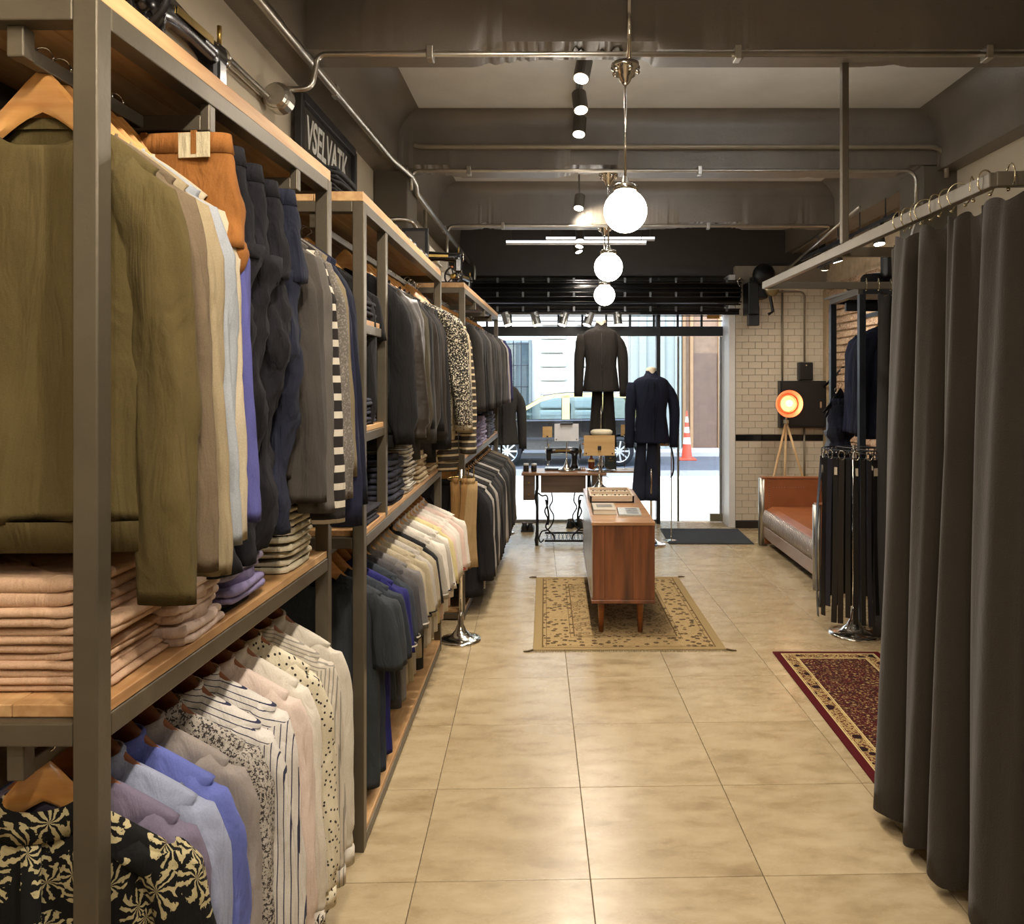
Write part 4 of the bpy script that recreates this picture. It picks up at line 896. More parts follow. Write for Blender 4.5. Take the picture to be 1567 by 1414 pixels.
def curtain(label, path, ztop, zbot, mat, flare=1.25, sd=0, m=18):
    c = thing('curtain', label, 'curtain', (path[0][0], path[0][1], zbot))
    cx = [p[2] for p in path]; rings = []
    verts = []; n = len(path)
    for i in range(m+1):
        u = i/m; z = ztop+(zbot-ztop)*u
        for j, (bx, by, ox, oy) in enumerate(path):
            a = (.30+.70*u*flare+.10*math.sin(3*u+j*.05))
            verts.append((bx+ox*a+.006*math.sin(j*.7+u*5), by+oy*a, z-(.012*math.sin(j*.35+sd) if u > .97 else 0)-(0 if u > .02 else .012*(1-math.cos(j*.5)))))
    fs = [(i*n+j, i*n+j+1, (i+1)*n+j+1, (i+1)*n+j) for i in range(m) for j in range(n-1)]
    MB().add(verts, fs).build('drape', mat, c, smooth=True, solid=.005)
    return c
CUR = cloth('curtain_velvet', '#302a22', .08, .85, weave=260, bump=.5, sheen=.12, crease=.004)
def catmull(pts, k=7):
    out = []
    for i in range(len(pts)-1):
        p0, p1, p2, p3 = pts[max(i-1, 0)], pts[i], pts[i+1], pts[min(i+2, len(pts)-1)]
        for j in range(k):
            t = j/k; out.append(tuple(.5*((2*p1[d])+(-p0[d]+p2[d])*t+(2*p0[d]-5*p1[d]+4*p2[d]-p3[d])*t*t+(-p0[d]+3*p1[d]-3*p2[d]+p3[d])*t**3) for d in range(len(p1))))
    out.append(pts[-1]); return out
# base x, base y, fold offsets
ctl = [(1.36, 3.20, .10, 0), (1.36, 3.16, .05, .02), (1.36, 3.10, .10, .0), (1.36, 3.00, -.09, .05), (1.36, 2.94, -.10, -.02), (1.34, 2.92, .09, -.02), (1.34, 2.86, .10, .01), (1.34, 2.82, -.055, .03), (1.34, 2.77, -.060, -.02), (1.34, 2.73, .09, -.02),
       (1.34, 2.66, .09, .02), (1.34, 2.62, -.05, .02), (1.34, 2.58, -.055, -.02), (1.34, 2.54, .08, -.03), (1.34, 2.46, .07, .02), (1.34, 2.42, -.03, .03), (1.345, 2.33, -.06, .0), (1.35, 2.27, -.01, -.04), (1.40, 2.29, .0, -.06), (1.45, 2.32, .0, .05), (1.50, 2.32, 0, .05), (1.56, 2.32, 0, -.06), (1.63, 2.32, 0, -.06), (1.69, 2.32, 0, .06), (1.77, 2.32, 0, .05), (1.84, 2.32, 0, -.06), (1.92, 2.32, 0, .05), (2.0, 2.32, 0, -.05), (2.1, 2.32, 0, .05), (2.2, 2.32, 0, -.04)]
curtain('dark grey-brown floor-length curtain of the nearest changing room', catmull(ctl, 8), 2.265, .055, CUR)
ctl2 = [(1.98, 5.05, 0, 0), (2.03, 5.05, 0, -.06), (2.08, 5.05, 0, .05), (2.13, 5.05, 0, -.05), (2.20, 5.05, 0, .06), (2.27, 5.05, 0, -.05), (2.34, 5.05, 0, .05), (2.42, 5.05, 0, -.05)]
ctl2 = [(x_+.12, y_, (x_-2.2)*.0-.03, o_) for x_, y_, _, o_ in ctl2]
curtain('dark grey curtain gathered at the far end of the frame', catmull(ctl2, 8), 2.27, .05, cloth('curtain_grey', '#343230', .08, .85, weave=260, crease=.004), 1.35, 2)
def cring(x, y, z, r, ax, label='metal curtain ring with a small ball on the nearest curtain rail', grp='curtain rings'):
    o = thing('curtain_ring', label, 'curtain ring', (x, y, z), 0, grp)
    pts = [(x+r*math.cos(t)*ax[0], y+r*math.cos(t)*ax[1], z-r*.55+r*math.sin(t)*1.1) for t in [math.radians(-60+k*17) for k in range(18)]]
    MB().tube(pts, .0024, 6).build('wire', metal('ring_metal', '#c9bd9c', .25), o, smooth=True)
    MB().sphere(pts[0], .006, 10, 6).build('ball', MATS['ring_metal'], o, smooth=True)
for k, (yy, tw_) in enumerate(((3.02, .3), (2.96, .5), (2.88, .4), (2.82, -.3), (2.74, .5), (2.66, .3), (2.58, -.4), (2.50, .9), (2.42, .4))):
    cring(1.338, yy, 2.345, .036, (math.cos(tw_), math.sin(tw_)), 'metal curtain ring on the long bar, %s from the far end' % ORD[k])
for k, xx in enumerate((1.37, 1.48, 1.60, 1.75)): cring(xx, 2.345, 2.345, .036, (.2, .98), 'metal curtain ring on the front bar, %s from the corner' % ORD[k])
for k, xx in enumerate((2.02, 2.10, 2.18)): cring(xx, 5.06, 2.345, .036, (.3, .95), 'metal ring on the far bar of the curtain frame, %s from the left' % ORD[k], 'far curtain rings')
# ---------------------------------------------------------------- folded clothes
def folded(x0, x1, y0, y1, z, h, mat, label, group, name='folded_shirt', cat='folded shirt', collar=None, sd=0, cmat=None, layers=2):
    """a folded garment lying on a shelf; rounded folds, x1 is the aisle side"""
    g = thing(name, label, cat, ((x0+x1)/2, (y0+y1)/2, z), 0, group); rr = random.Random(sd)
    cx, cy = (x0+x1)/2, (y0+y1)/2; n = 36
    for L_ in range(layers):
        hh = h/layers; zz = z+L_*hh; dx, dy = rr.uniform(-.008, .008), rr.uniform(-.008, .008); ph = rr.uniform(0, 6); rings = []
        for k, (s, t) in enumerate(((.93, 0), (.985, .12), (1.0, .45), (.99, .75), (.95, .97), (.6, 1.02), (.15, 1.04))):
            ring = []
            for j in range(n):
                a = 2*PI*j/n; ca, sa = sgn(math.cos(a), .28), sgn(math.sin(a), .28)
                wob = .004*math.sin(3*a+ph)+.003*math.sin(7*a+ph*2)
                ring.append((cx+dx+(x1-x0)/2*s*ca+wob, cy+dy+(y1-y0)/2*s*sa+wob*.6, zz+hh*t*(1+.10*math.sin(2*a+ph))+(.002*math.sin(5*a+ph))))
            rings.append(ring)
        MB().loft(rings).build('fold', mat, g, smooth=True)
    if collar:
        w, t, hc = collar; m = cmat or mat
        def er(k, z_, f=1): return [(x1-t*1.1+t*f*math.cos(2*PI*j/28), cy+w*f*math.sin(2*PI*j/28), z_+.006*math.cos(2*PI*j/28+1)) for j in range(28)]
        zc = z+h*.9-.006
        MB().loft([er(0, zc, .95), er(0, zc, 1.03), er(0, zc+hc, 1.0), er(0, zc+hc+.003, .97), er(0, zc+hc, .93), er(0, zc, .9)], False, False).build('collar', m, g, smooth=True)
        MB().box(x1-t*1.9, x1-t*1.8, cy-.018, cy+.018, zc+.006, zc+hc*.7).build('size_label', cloth('size_label', '#c9c08e'), g)
    return g
peach = cloth('peach_cotton', '#c2a082', .08); peach2 = cloth('pale_peach_cotton', '#d9c1b2', .05); lav = cloth('lavender_cotton', '#8f86ad', .08); lav2 = cloth('pale_lavender_cotton', '#a9a2bd', .06)
crs = cloth('cream_pinstripe', '#cdc2a6', .05, pattern='h', c2='#2c2926', p=52, q=.16); drk = cloth('dark_folded', '#26242a', .15)
ZS = 1.163
zz = ZS
for k in range(6):
    h = (.026, .028, .03, .032, .034, .05)[k]
    folded(-1.20, -.80-.012*(k % 3)-.02*(k > 3), 1.37, 1.66-.01*k, zz, h, peach if k < 5 else peach, 'peach folded trousers, %s from the bottom of the nearest pile' % ORD[k], 'peach folded trousers', 'folded_trousers', 'folded trousers', sd=k, layers=2); zz += h
zz = ZS
for k in range(3):
    folded(-.98, -.765, 1.60, 1.80-.01*k, zz, .04, peach2, 'pale pink folded shirt with a collar, %s from the bottom beside the peach pile' % ORD[k], 'pale pink folded shirts', sd=20+k, collar=(.07, .045, .03)); zz += .047
zz = ZS
folded(-1.02, -.775, 1.80, 1.98, zz, .022, drk, 'dark folded shirt at the bottom of the lavender pile', None, sd=40)
zz += .022
for k in range(3):
    h = .045
    folded(-1.02, -.752-.004*k, 1.82, 2.04, zz, h*.8, lav if k % 2 == 0 else lav2, 'lavender folded shirt with an upright collar, %s from the bottom' % ORD[k], 'lavender folded shirts', sd=30+k, collar=(.078, .042, .030)); zz += .055
zz = ZS
for k in range(5):
    folded(-1.05, -.752, 2.20, 2.44-.004*k, zz, .036, crs, 'cream pinstriped folded shirt, %s from the bottom of the pile' % ORD[k], 'cream pinstriped folded shirts', sd=50+k, collar=(.09, .05, .022) if k in (1, 3) else None); zz += .043
zz = ZS
for k in range(4):
    folded(-1.22, -1.06, 1.70, 2.0, zz, .04, drk, 'dark folded jumper at the back of the nearest shelf, %s from the bottom' % ORD[k], 'dark folded jumpers', 'folded_jumper', 'folded jumper', sd=60+k); zz += .04
# middle rack shelf
nv = cloth('slate_navy_cotton', '#33343f', .12); wst = cloth('white_striped_cotton', '#c7c0b2', .05, pattern='h', c2='#4a4440', p=60, q=.18); tn = cloth('tan_folded', '#a9977a', .1)
def pile(x1, y0, y1, n, h, m, desc, grp, collar=None, x0=None, z=ZS, sd=0):
    zz = z
    for k in range(n):
        folded(x0 or x1-.27, x1, y0, y1, zz, h*.85, m, '%s, %s from bottom' % (desc, ORD[k]), grp, sd=sd+k, collar=collar if collar else None); zz += h
pile(-.71, 2.90, 3.16, 2, .03, drk, 'black folded shirt in the narrow column of the middle rack', 'black folded shirts', sd=70)
pile(-.72, 2.90, 3.16, 3, .035, nv, 'slate navy folded shirt on the lower small shelf', 'navy folded shirts on the lower small shelf', sd=75, z=1.541)
pile(-.72, 2.90, 3.16, 2, .04, drk, 'dark folded jumper on the upper small shelf', 'dark jumpers on the upper small shelf', sd=80, z=1.941)
pile(-.705, 3.36, 3.66, 4, .050, nv, 'slate navy folded shirt on the middle rack shelf', 'slate navy folded shirts', (.09, .05, .03), sd=85)
pile(-.705, 3.70, 3.98, 5, .044, wst, 'white striped folded shirt on the middle rack shelf', 'white striped folded shirts', (.09, .05, .026), sd=90)
pile(-.71, 4.05, 4.35, 3, .050, tn, 'tan folded shirt on the middle rack shelf', 'tan folded shirts', (.1, .05, .03), sd=95)
pile(-.71, 4.42, 4.74, 3, .046, tn, 'beige folded shirt at the far end of the middle rack shelf', 'beige folded shirts', (.1, .05, .03), sd=100)
bl = [cloth('grey_blue_folded', '#6c7080', .08), cloth('violet_grey_folded', '#6f6a82', .1), lav2, cloth('smoky_folded', '#55535c', .1)]
for q in range(5):
    pile(-.615, 5.72+q*.46, 6.08+q*.46, 4, .052, bl[q % 4], 'grey blue folded shirt in %s pile on farthest rack' % ORD[q], 'grey blue folded shirts on the farthest rack', (.11, .055, .03), sd=110+q*5)
# ---------------------------------------------------------------- on top of the racks
SEWB = plain('sewing_black', '#131214', .22, .1, .2, 12, .05, 40, None, 0, .5); BRASS = metal('aged_brass', '#9c8248', .35, .3, .1); IRON = plain('cast_iron', '#1c1a19', .5, .4, .25, 14, .3, 70)
def sewing_machine(name, label, M, group=None, gold=True, small=False):
    """vintage hand sewing machine; local frame: arm along +x from pillar (x=.0) to head (x=.30), wheel at x<0"""
    g = thing(name, label, 'sewing machine'); g.matrix_world = M; b = dict(parent=g, world=False)
    MB().cbox((.13, 0, .012), (.40, .17, .024)).build('bed', SEWB, bevel=.008, **b)
    r = []
    for x_, w_, d_, z_ in ((.0, .045, .045, .02), (.0, .035, .038, .08), (.0, .034, .036, .15), (.0, .04, .04, .20)):
        r.append([(x_+p[0], p[1], z_) for p in ring_se(w_, d_, 20, 0, .85)])
    MB().loft(r).build('pillar', SEWB, smooth=True, **b)
    r = []
    for x_, h_, d_, z_ in ((-.045, .035, .034, .205), (.0, .045, .042, .205), (.06, .04, .04, .215), (.15, .032, .034, .215), (.24, .034, .034, .21), (.30, .036, .034, .21)):
        r.append([(x_, p[0]*d_/.04, z_+p[1]*h_/.04) for p in ring_se(.04, .04, 20, 0, .9)])
    MB().loft(r).build('arm', SEWB, smooth=True, **b)
    MB().cbox((.285, 0, .17), (.055, .06, .14)).build('head', SEWB, bevel=.012, **b)
    MB().lathe([(.035, .316), (.033, .322), (.01, .326)], (0, 0, .215), 20, 'x').build('face_plate', CHROME, smooth=True, **b)
    MB().tube([(.285, 0, .10), (.285, 0, .04)], .005, 8).build('needle_bar', CHROME, smooth=True, **b)
    MB().tube([(.285, -.02, .24), (.285, -.02, .285)], .006, 8).build('pressure_screw', BRASS, smooth=True, **b)
    MB().tube([(.07, 0, .25), (.07, 0, .30)], .003, 6).build('spool_pin', CHROME, **b)
    r = [[(-.062+dx, (.085+dr)*math.cos(a), .205+(.085+dr)*math.sin(a)) for dx, dr in ((-.008, 0), (0, .009), (.008, 0), (0, -.009))] for a in [2*PI*k/32 for k in range(33)]]
    MB().loft(r, False, False).build('wheel_rim', IRON, smooth=True, **b)
    w = MB()
    MB().lathe([(.022, -.085), (.026, -.07), (.022, -.045)], (0, 0, .205), 18, 'x').build('wheel_hub', BRASS if gold else CHROME, smooth=True, **b)
    for k in range(6):
        a = k*PI/3+.3; MB().bar((-.062, .02*math.cos(a), .205+.02*math.sin(a)), (-.062, .08*math.cos(a), .205+.08*math.sin(a)), .012, .010).build('spoke', IRON, bevel=.002, **b)
    MB().tube([(-.085, .0, .285), (-.12, 0, .285)], .009, 10).build('crank_knob', HANGD, smooth=True, **b)
    for s in (-1, 1):
        MB().cbox((.13, s*.0425, .215), (.16, .002, .018)).build('gold_ornament', BRASS, **b)
    return g
def place(x, y, z, rz=0, s=1.0): return Matrix.Translation((x, y, z)) @ Matrix.Rotation(rz, 4, 'Z') @ Matrix.Diagonal((s, s, s, 1))
TOPZ = 2.397
sewing_machine('sewing_machine', 'black vintage sewing machine with a large hand wheel on top of the nearest rack', place(-1.0, 1.90, TOPZ, 1.52, 1.15))
jn = cloth('folded_black_denim', '#1a1a1c', .2, bump=.6)
zz = TOPZ
for k in range(4):
    folded(-1.10, -.83, 2.92, 3.28, zz, .03, jn, 'black folded jeans on top of the middle rack, %s from the bottom' % ORD[k], 'black folded jeans on top of the middle rack', 'folded_jeans', 'folded jeans', sd=150+k); zz += .032
def boot(x, y, z, rz, label, mat, grp=None, h=.16, ln=.26):
    g = thing('shoe', label, 'shoe', (x, y, z), rz, grp); b = dict(parent=g, world=False)
    rings = []
    for u, w_, zt in ((-.5, .025, .07), (-.42, .036, .09), (-.2, .038, .085), (.05, .043, .06), (.28, .045, .048), (.45, .035, .036), (.5, .015, .02)):
        rings.append([(ln*u, w_*math.cos(a), .014+(zt)*max(0, math.sin(a)) if math.sin(a) > 0 else .012) for a in [2*PI*k/14 for k in range(14)]])
    MB().loft(rings).build('upper', mat, smooth=True, **b)
    MB().prism([(ln*.5, 0), (ln*.49, .014), (-ln*.5, .014), (-ln*.5, 0)], -.040, .040, 'y').build('sole', BLACKP, bevel=.004, **b)
    if h > .1:
        MB().loft([[(-ln*.3+p[0], p[1], z_) for p in ring_se(a, .033, 16, 0, .9)] for z_, a in ((.06, .05), (.10, .045), (h, .05))], True, True).build('shaft', mat, smooth=True, **b)
    MB().loft([[(-ln*.28+p[0], p[1], z_) for p in ring_se(a, .030, 16, 0, .9)] for z_, a in ((.085, .045), (.10, .05))], True, True).build('lining', cloth('shoe_lining', '#5b5347'), **b)
    for k in range(3): MB().tube([(ln*(.02+.06*k), -.022, .085-.008*k), (ln*(.02+.06*k), .022, .085-.008*k)], .003, 5).build('lace', BLACKP, **b)
    return g
LEATH = plain('black_shoe_leather', '#1b1918', .35, 0, .3, 12, .3, 60)
for k, (yy, rz_) in enumerate(((3.55, .2), (3.68, -.1), (3.86, .3), (4.02, .1), (4.18, -.2), (4.36, .25), (4.52, 0.0))):
    boot(-.87, yy, TOPZ, rz_, 'black leather boot on top of the middle rack, %s from the near end' % ORD[k], LEATH, 'boots on top of the middle rack', .17 if k % 2 == 0 else .13)
fr2 = thing('picture_frame', 'small dark frame leaning at the far end on top of the middle rack', 'picture frame', (-.90, 4.75, TOPZ)); MB().cbox((-.86, 4.78, TOPZ+.12), (.16, .02, .24)).build('frame', BLACKP, fr2, bevel=.003); MB().cbox((-.86, 4.767, TOPZ+.12), (.12, .004, .20)).build('picture', plain('dim_print', '#4c463e', .4), fr2)
sewing_machine('sewing_machine', 'black vintage sewing machine with a spoked wheel on top of the farthest rack near end', place(-1.0, 5.72, TOPZ, .12, 1.0))
sewing_machine('sewing_machine', 'black vintage sewing machine in the middle of the top of the farthest rack', place(-.86, 6.75, TOPZ, 1.3, .95))
for k, yy in enumerate((7.25, 7.5, 7.75, 7.98)): boot(-.78, yy, TOPZ, .1*k-.1, 'dark shoe on top of the farthest rack, %s from the near end' % ORD[k], LEATH, 'shoes on top of the farthest rack', .08)
bx = thing('folded_case', 'dark flat case on top of the farthest rack', 'case', (-.9, 6.15, TOPZ)); MB().box(-1.05, -.72, 6.0, 6.3, TOPZ, TOPZ+.05).build('body', BLACKP, bx, bevel=.01); MB().box(-.75, -.715, 6.12, 6.18, TOPZ+.02, TOPZ+.032).build('clasp', CHROME, bx)
# framed picture leaning on the wall
pf = thing('framed_picture', 'tall black framed picture with white brush lettering on the left wall', 'picture', (-1.2, 3.9, 2.42))
y0, y1, zb_, zt_ = 3.73, 4.72, 2.43, 3.08
BLKW = plain('black_frame_wood', '#1f1c1c', .45)
for a, b_ in (((y0, zb_), (y0, zt_)), ((y1, zb_), (y1, zt_)), ((y0, zt_), (y1, zt_)), ((y0, zb_), (y1, zb_))):
    MB().bar((-1.225, a[0], a[1]), (-1.225, b_[0], b_[1]), .035, .05).build('frame_strip', BLKW, pf, bevel=.003)
def pic_mat():
    t = NT('picture_print'); v = t.coords(); x, y, z = t.sep(v); f = t.noise(t.coords((1, 6, 1.5)), 6, 5)
    low = t.math('LESS_THAN', z, .20)
    c = t.ramp(f, [(.35, srgb('#1f1d1a')), (.7, srgb('#4a443a'))]); c2 = t.ramp(t.noise(t.coords((1, 10, 1)), 9, 4), [(.3, srgb('#6c7274')), (.7, srgb('#a9adab'))])
    t.col(t.mix(low, c, c2)); t.set(.3); return t.m
MB().box(-1.245, -1.232, y0, y1, zb_, zt_).build('print', pic_mat(), pf)
td = bpy.data.curves.new('lettering', 'FONT'); td.body = 'VSELVATK'; td.size = .225; td.extrude = .001; td.align_x = 'LEFT'; td.shear = .2; td.offset = .004
td.materials.append(plain('white_brush_paint', '#d7d6cf', .5)); to = bpy.data.objects.new('lettering', td); C.objects.link(to); to.parent = pf
bpy.context.view_layer.update(); lm = bpy.data.meshes.new_from_object(to.evaluated_get(bpy.context.evaluated_depsgraph_get())); bpy.data.objects.remove(to)
to = bpy.data.objects.new('lettering', lm); C.objects.link(to); to.parent = pf
to.rotation_euler = (PI/2, 0, PI/2); to.location = Vector((-1.230, 3.84, 2.865))-root_loc(pf); to.scale = (.72, 1, 1)

# ---------------------------------------------------------------- chrome stands
def disc_stand(name, label, x, y, h, r=.165, pole=.011, cat='stand', z=0, dome=.06):
    s = thing(name, label, cat, (x, y, z))
    MB().lathe([(r, 0), (r, .008), (r*.96, .016), (r*.80, .022), (r*.5, .034), (r*.28, .05+dome*.3), (r*.16, .06+dome*.8), (pole*1.6, .06+dome*1.6), (pole, .07+dome*2)], (x, y, z), 36).build('base', CHROME, s, smooth=True)
    MB().tube([(x, y, z+.06), (x, y, z+h)], pole, 12).build('pole', CHROME, s, smooth=True)
    return s
bs = disc_stand('belt_stand', 'chrome belt stand with a domed disc base in front of the sofa', 2.0, 5.22, 1.27)
MB().tube([(2.0+.19*math.cos(a), 5.22+.19*math.sin(a), 1.245) for a in [2*PI*k/24 for k in range(25)]], .005, 6).build('ring', BLACKSTEEL, bs, smooth=True)
MB().tube([(2.0+.19*math.cos(a), 5.22+.19*math.sin(a), 1.195) for a in [2*PI*k/24 for k in range(25)]], .004, 6).build('ring', BLACKSTEEL, bs, smooth=True)
for k in range(4):
    a = k*PI/2+.3; MB().tube([(2, 5.22, 1.245), (2.0+.19*math.cos(a), 5.22+.19*math.sin(a), 1.245)], .004, 6).build('ring_arm', BLACKSTEEL, bs)
BELT = [plain('black_belt_leather', '#121214', .32, 0, .2, 12, .15, 60), plain('dark_brown_belt_leather', '#1a1310', .35, 0, .2, 12, .15, 60), plain('navy_belt_leather', '#191b28', .35)]
nb = 30
for k in range(nb):
    a = 2*PI*k/nb; rr_ = .205; x, y = 2.0+rr_*math.cos(a), 5.22+rr_*math.sin(a); ln = 1.02+R.uniform(-.07, .08); cv = R.uniform(-.03, .03)
    b = thing('belt', 'dark leather belt hanging by its buckle from the ring of the belt stand', 'belt', (x, y, 1.24), a, 'belts on the belt stand')
    tw = R.uniform(-.6, .6); rings = []
    for i in range(9):
        u = i/8; t_ = tw*(1-u*.3)+PI/2; wx, wy = math.cos(t_)*.017, math.sin(t_)*.017; ox = cv*math.sin(u*3)+.02*u*u
        rings.append([(ox+wx+.002, wy, -.05-ln*u+.0), (ox+wx-.002, wy, -.05-ln*u), (ox-wx-.002, -wy, -.05-ln*u), (ox-wx+.002, -wy, -.05-ln*u)])
    MB().loft(rings).build('strap', BELT[k % 3 if k % 2 else 0], b, world=False)
    MB().tube([(0, .022*math.cos(q), -.025+.03*math.sin(q)) for q in [2*PI*j/12 for j in range(13)]], .0028, 6).build('buckle', CHROME if k % 2 else BLACKSTEEL, b, world=False, smooth=True)
    if k % 3 == 0: MB().cbox((.004, .0, -.13), (.003, .03, .05)).build('price_tag', plain('tag_card', '#b8ad98', .7), b, world=False)
ts = disc_stand('trouser_stand', 'chrome stand with a domed disc base between the middle and farthest racks', -.62, 5.10, 1.12, .135, .012)
MB().tube([(-.62+.085*math.cos(a), 5.10+.085*math.sin(a), 1.06) for a in [2*PI*k/20 for k in range(21)]], .005, 6).build('ring', BRASS, ts, smooth=True)
for k in range(6):
    a = k*PI/3; MB().tube([(-.62+.085*math.cos(a), 5.1+.085*math.sin(a), 1.06), (-.62+.085*math.cos(a), 5.1+.085*math.sin(a), 1.14)], .004, 5).build('prong', BRASS, ts)
TAN = cloth('tan_scarf_cloth', '#86643a', .12)
for k, (dx, wd, ln, m) in enumerate(((-.03, .03, .60, TAN), (.035, .035, .56, TAN), (.075, .035, .55, cloth('light_tan_scarf', '#9a8058')))):
    s = thing('scarf', 'tan scarf draped on the chrome stand, %s from the left' % ORD[k], 'scarf', (-.62+dx, 5.02-.0*k, 1.05), .3, 'tan scarves on the chrome stand'); rings = []
    for i in range(10):
        u = i/9; rings.append([(p[0]*(1+.5*u)+.01*math.sin(4*u+k), p[1]*(1+.3*math.sin(5*p[0]*60)), -ln*u) for p in ring_se(wd, .016, 16, 0, .8)])
    MB().loft(rings).build('cloth', m, s, world=False, smooth=True)
    MB().loft([[(p[0], p[1]+.0, z_) for p in ring_se(wd*.8, .02, 12, 0, .9)] for z_ in (-.01, .02)]).build('knot', m, s, world=False, smooth=True)

# ---------------------------------------------------------------- rugs and mat
def rug_mat(name, cols, sx, sy, bands):
    """pattern from distance to the rug edge (object coords, centred)"""
    t = NT(name); v = t.coords(); x, y, z = t.sep(v)
    dx = t.math('SUBTRACT', sx/2, t.math('ABSOLUTE', x)); dy = t.math('SUBTRACT', sy/2, t.math('ABSOLUTE', y)); d = t.math('MINIMUM', dx, dy)
    ground, motif, motif2, line, bord = [srgb(c) for c in cols]
    vo = t.n('TexVoronoi'); vo.inputs['Scale'].default_value = bands['s1']; t.l(v, vo.inputs['Vector'])
    ring = t.math('LESS_THAN', t.math('ABSOLUTE', t.math('SUBTRACT', vo.outputs['Distance'], .38)), .09); core = t.math('LESS_THAN', vo.outputs['Distance'], .17)
    f = t.noise(v, bands['s2'], 4, .75); leaf = t.math('GREATER_THAN', f, .56); leaf2 = t.math('LESS_THAN', f, .42)
    c = t.mix(t.math('MULTIPLY', leaf, .8), ground, motif); c = t.mix(t.math('MULTIPLY', leaf2, .6), c, motif2); c = t.mix(t.math('MULTIPLY', ring, .6), c, motif2); c = t.mix(t.math('MULTIPLY', core, .8), c, motif)
    # border band with its own motif
    vb = t.n('TexVoronoi'); vb.inputs['Scale'].default_value = bands['s3']; t.l(v, vb.inputs['Vector'])
    bm = t.mix(t.math('LESS_THAN', vb.outputs['Distance'], .36), t.mix(t.math('GREATER_THAN', f, .52), motif if bands.get('inv') else ground, bord), motif2); bm = t.mix(t.math('GREATER_THAN', t.noise(v, bands['s2']*1.3, 3, .8), .58), bm, bord)
    a, b = bands['b0'], bands['b1']
    inb = t.math('MULTIPLY', t.math('GREATER_THAN', d, a), t.math('LESS_THAN', d, b))
    c = t.mix(inb, c, bm); c = t.mix(t.math('LESS_THAN', d, a), c, bord)
    for q in (a, b, a+(b-a)*.12, b-(b-a)*.12):
        ln = t.math('LESS_THAN', t.math('ABSOLUTE', t.math('SUBTRACT', d, q)), .004 if q in (a, b) else .002); c = t.mix(ln, c, line)
    t.col(c); t.set(.98, 0, .1); t.bump(t.noise(v, 300, 2), .5, .004); return t.m
def rug(label, cx, cy, sx, sy, rz, mat, fringe=None):
    g = thing('rug', label, 'rug', (cx, cy, 0), rz)
    MB().box(-sx/2, sx/2, -sy/2, sy/2, .001, .009).build('pile', mat, g, world=False, bevel=.003)
    if fringe:
        for s in (-1, 1):
            m = MB(); n = int(sx/.008)
            for k in range(n):
                x = -sx/2+sx*k/n; l_ = R.uniform(.018, .034); w = R.uniform(-.008, .008)
                m.add([(x, s*sy/2, .007), (x+.005, s*sy/2, .007), (x+.005+w, s*(sy/2+l_), .002), (x+w, s*(sy/2+l_), .002)], [(0, 1, 2, 3)])
            m.build('fringe', fringe, g, world=False, kind='stuff')
            for q in (-1, 1):
                MB().tube([(q*sx/2, s*(sy/2+.004), .008), (q*(sx/2+.03), s*(sy/2+.02), .006), (q*(sx/2+.06), s*(sy/2+.018), .004)], [.006, .006, .003], 6).build('corner_tassel', cloth('tassel', '#5a4a30'), g, world=False, smooth=True)
    return g
RM1 = rug_mat('beige_rug', ('#a58c63', '#7d6340', '#4f402c', '#5f4b30', '#957f58'), 1.22, 1.82, dict(s1=17, s2=60, s3=20, b0=.06, b1=.27))
rug('beige patterned oriental rug with a fringe under the wooden console', .457, 5.80, 1.22, 1.78, .013, RM1, cloth('fringe_cotton', '#7c6c4b'))
RM2 = rug_mat('red_rug', ('#4a1a1c', '#a88f5e', '#231819', '#c3ad78', '#4d1619'), .66, 1.75, dict(s1=22, s2=80, s3=15, b0=.045, b1=.125, inv=True))
rug('dark red oriental rug with a cream border beside the curtain', 1.351+.33, 4.0, .66, 1.74, -.006, RM2)
mt = thing('door_mat', 'dark grey ribbed door mat inside the glass door', 'door mat', (1.62, 8.45, 0), -.02)
MB().box(-.44, .44, -.41, .39, .001, .008).build('base', plain('mat_rubber', '#2c2e31', .9), mt, world=False, bevel=.003)
for k in range(36): MB().box(-.43, .43, -.40+k*.0217, -.40+k*.0217+.012, .008, .013).build('rib', plain('mat_rib', '#3f4347', .95, bump=.6, bscale=150), mt, world=False)
MB().box(2.08, 2.6, 8.1, 8.13, .0, .004).build('trim_20', plain('stone_strip', '#b9ab8c', .5), kind='structure')
# ---------------------------------------------------------------- wooden console
WN = wood('walnut_board', '#3f2012', '#8d5029', 'z', .35, 2.2, .08, .35); WNT = wood('walnut_top', '#7c5132', '#b58c62', 'x', .3, 2.2, .08, .4); WS = plain('console_side_glare', '#a29c8d', .25, 0, .08, 6)  # pale grey of the console side is glare painted into its colour
cs = thing('console_cabinet', 'walnut console on four tapered legs standing on the beige rug', 'cabinet', (.44, 5.95, 0), .0)
X0, X1, Y0, Y1, Z0, Z1 = .238, .661, 5.15, 6.72, .225, .765
MB().box(X0, X1, Y0, Y1, Z1-.024, Z1).build('top_board', WNT, cs, bevel=.004)
MB().box(X0, X1, Y0, Y1, Z0, Z0+.024).build('bottom_board', WN, cs, bevel=.004)
for k in range(3):
    a = X0+.008+(X1-X0-.016)*(0, .20, .66)[k]; b = X0+.008+(X1-X0-.016)*(.20, .66, 1)[k]
    MB().box(a, b-.001, Y0+.012, Y0+.03, Z0+.024, Z1-.024).build('end_plank', WN, cs, bevel=.001)
MB().box(X0, X1, Y1-.03, Y1-.01, Z0+.024, Z1-.024).build('end_panel', WN, cs)
MB().box(X1-.02, X1-.003, Y0+.01, Y1-.01, Z0+.024, Z1-.024).build('side_panel', WN, cs)
for k in range(3):
    a = Y0+.02+(Y1-Y0-.04)*k/3; d_ = MB().box(X0+.002, X0+.018, a+.003, a+(Y1-Y0-.04)/3-.003, Z0+.03, Z1-.03).build('door', WS, cs, bevel=.003)
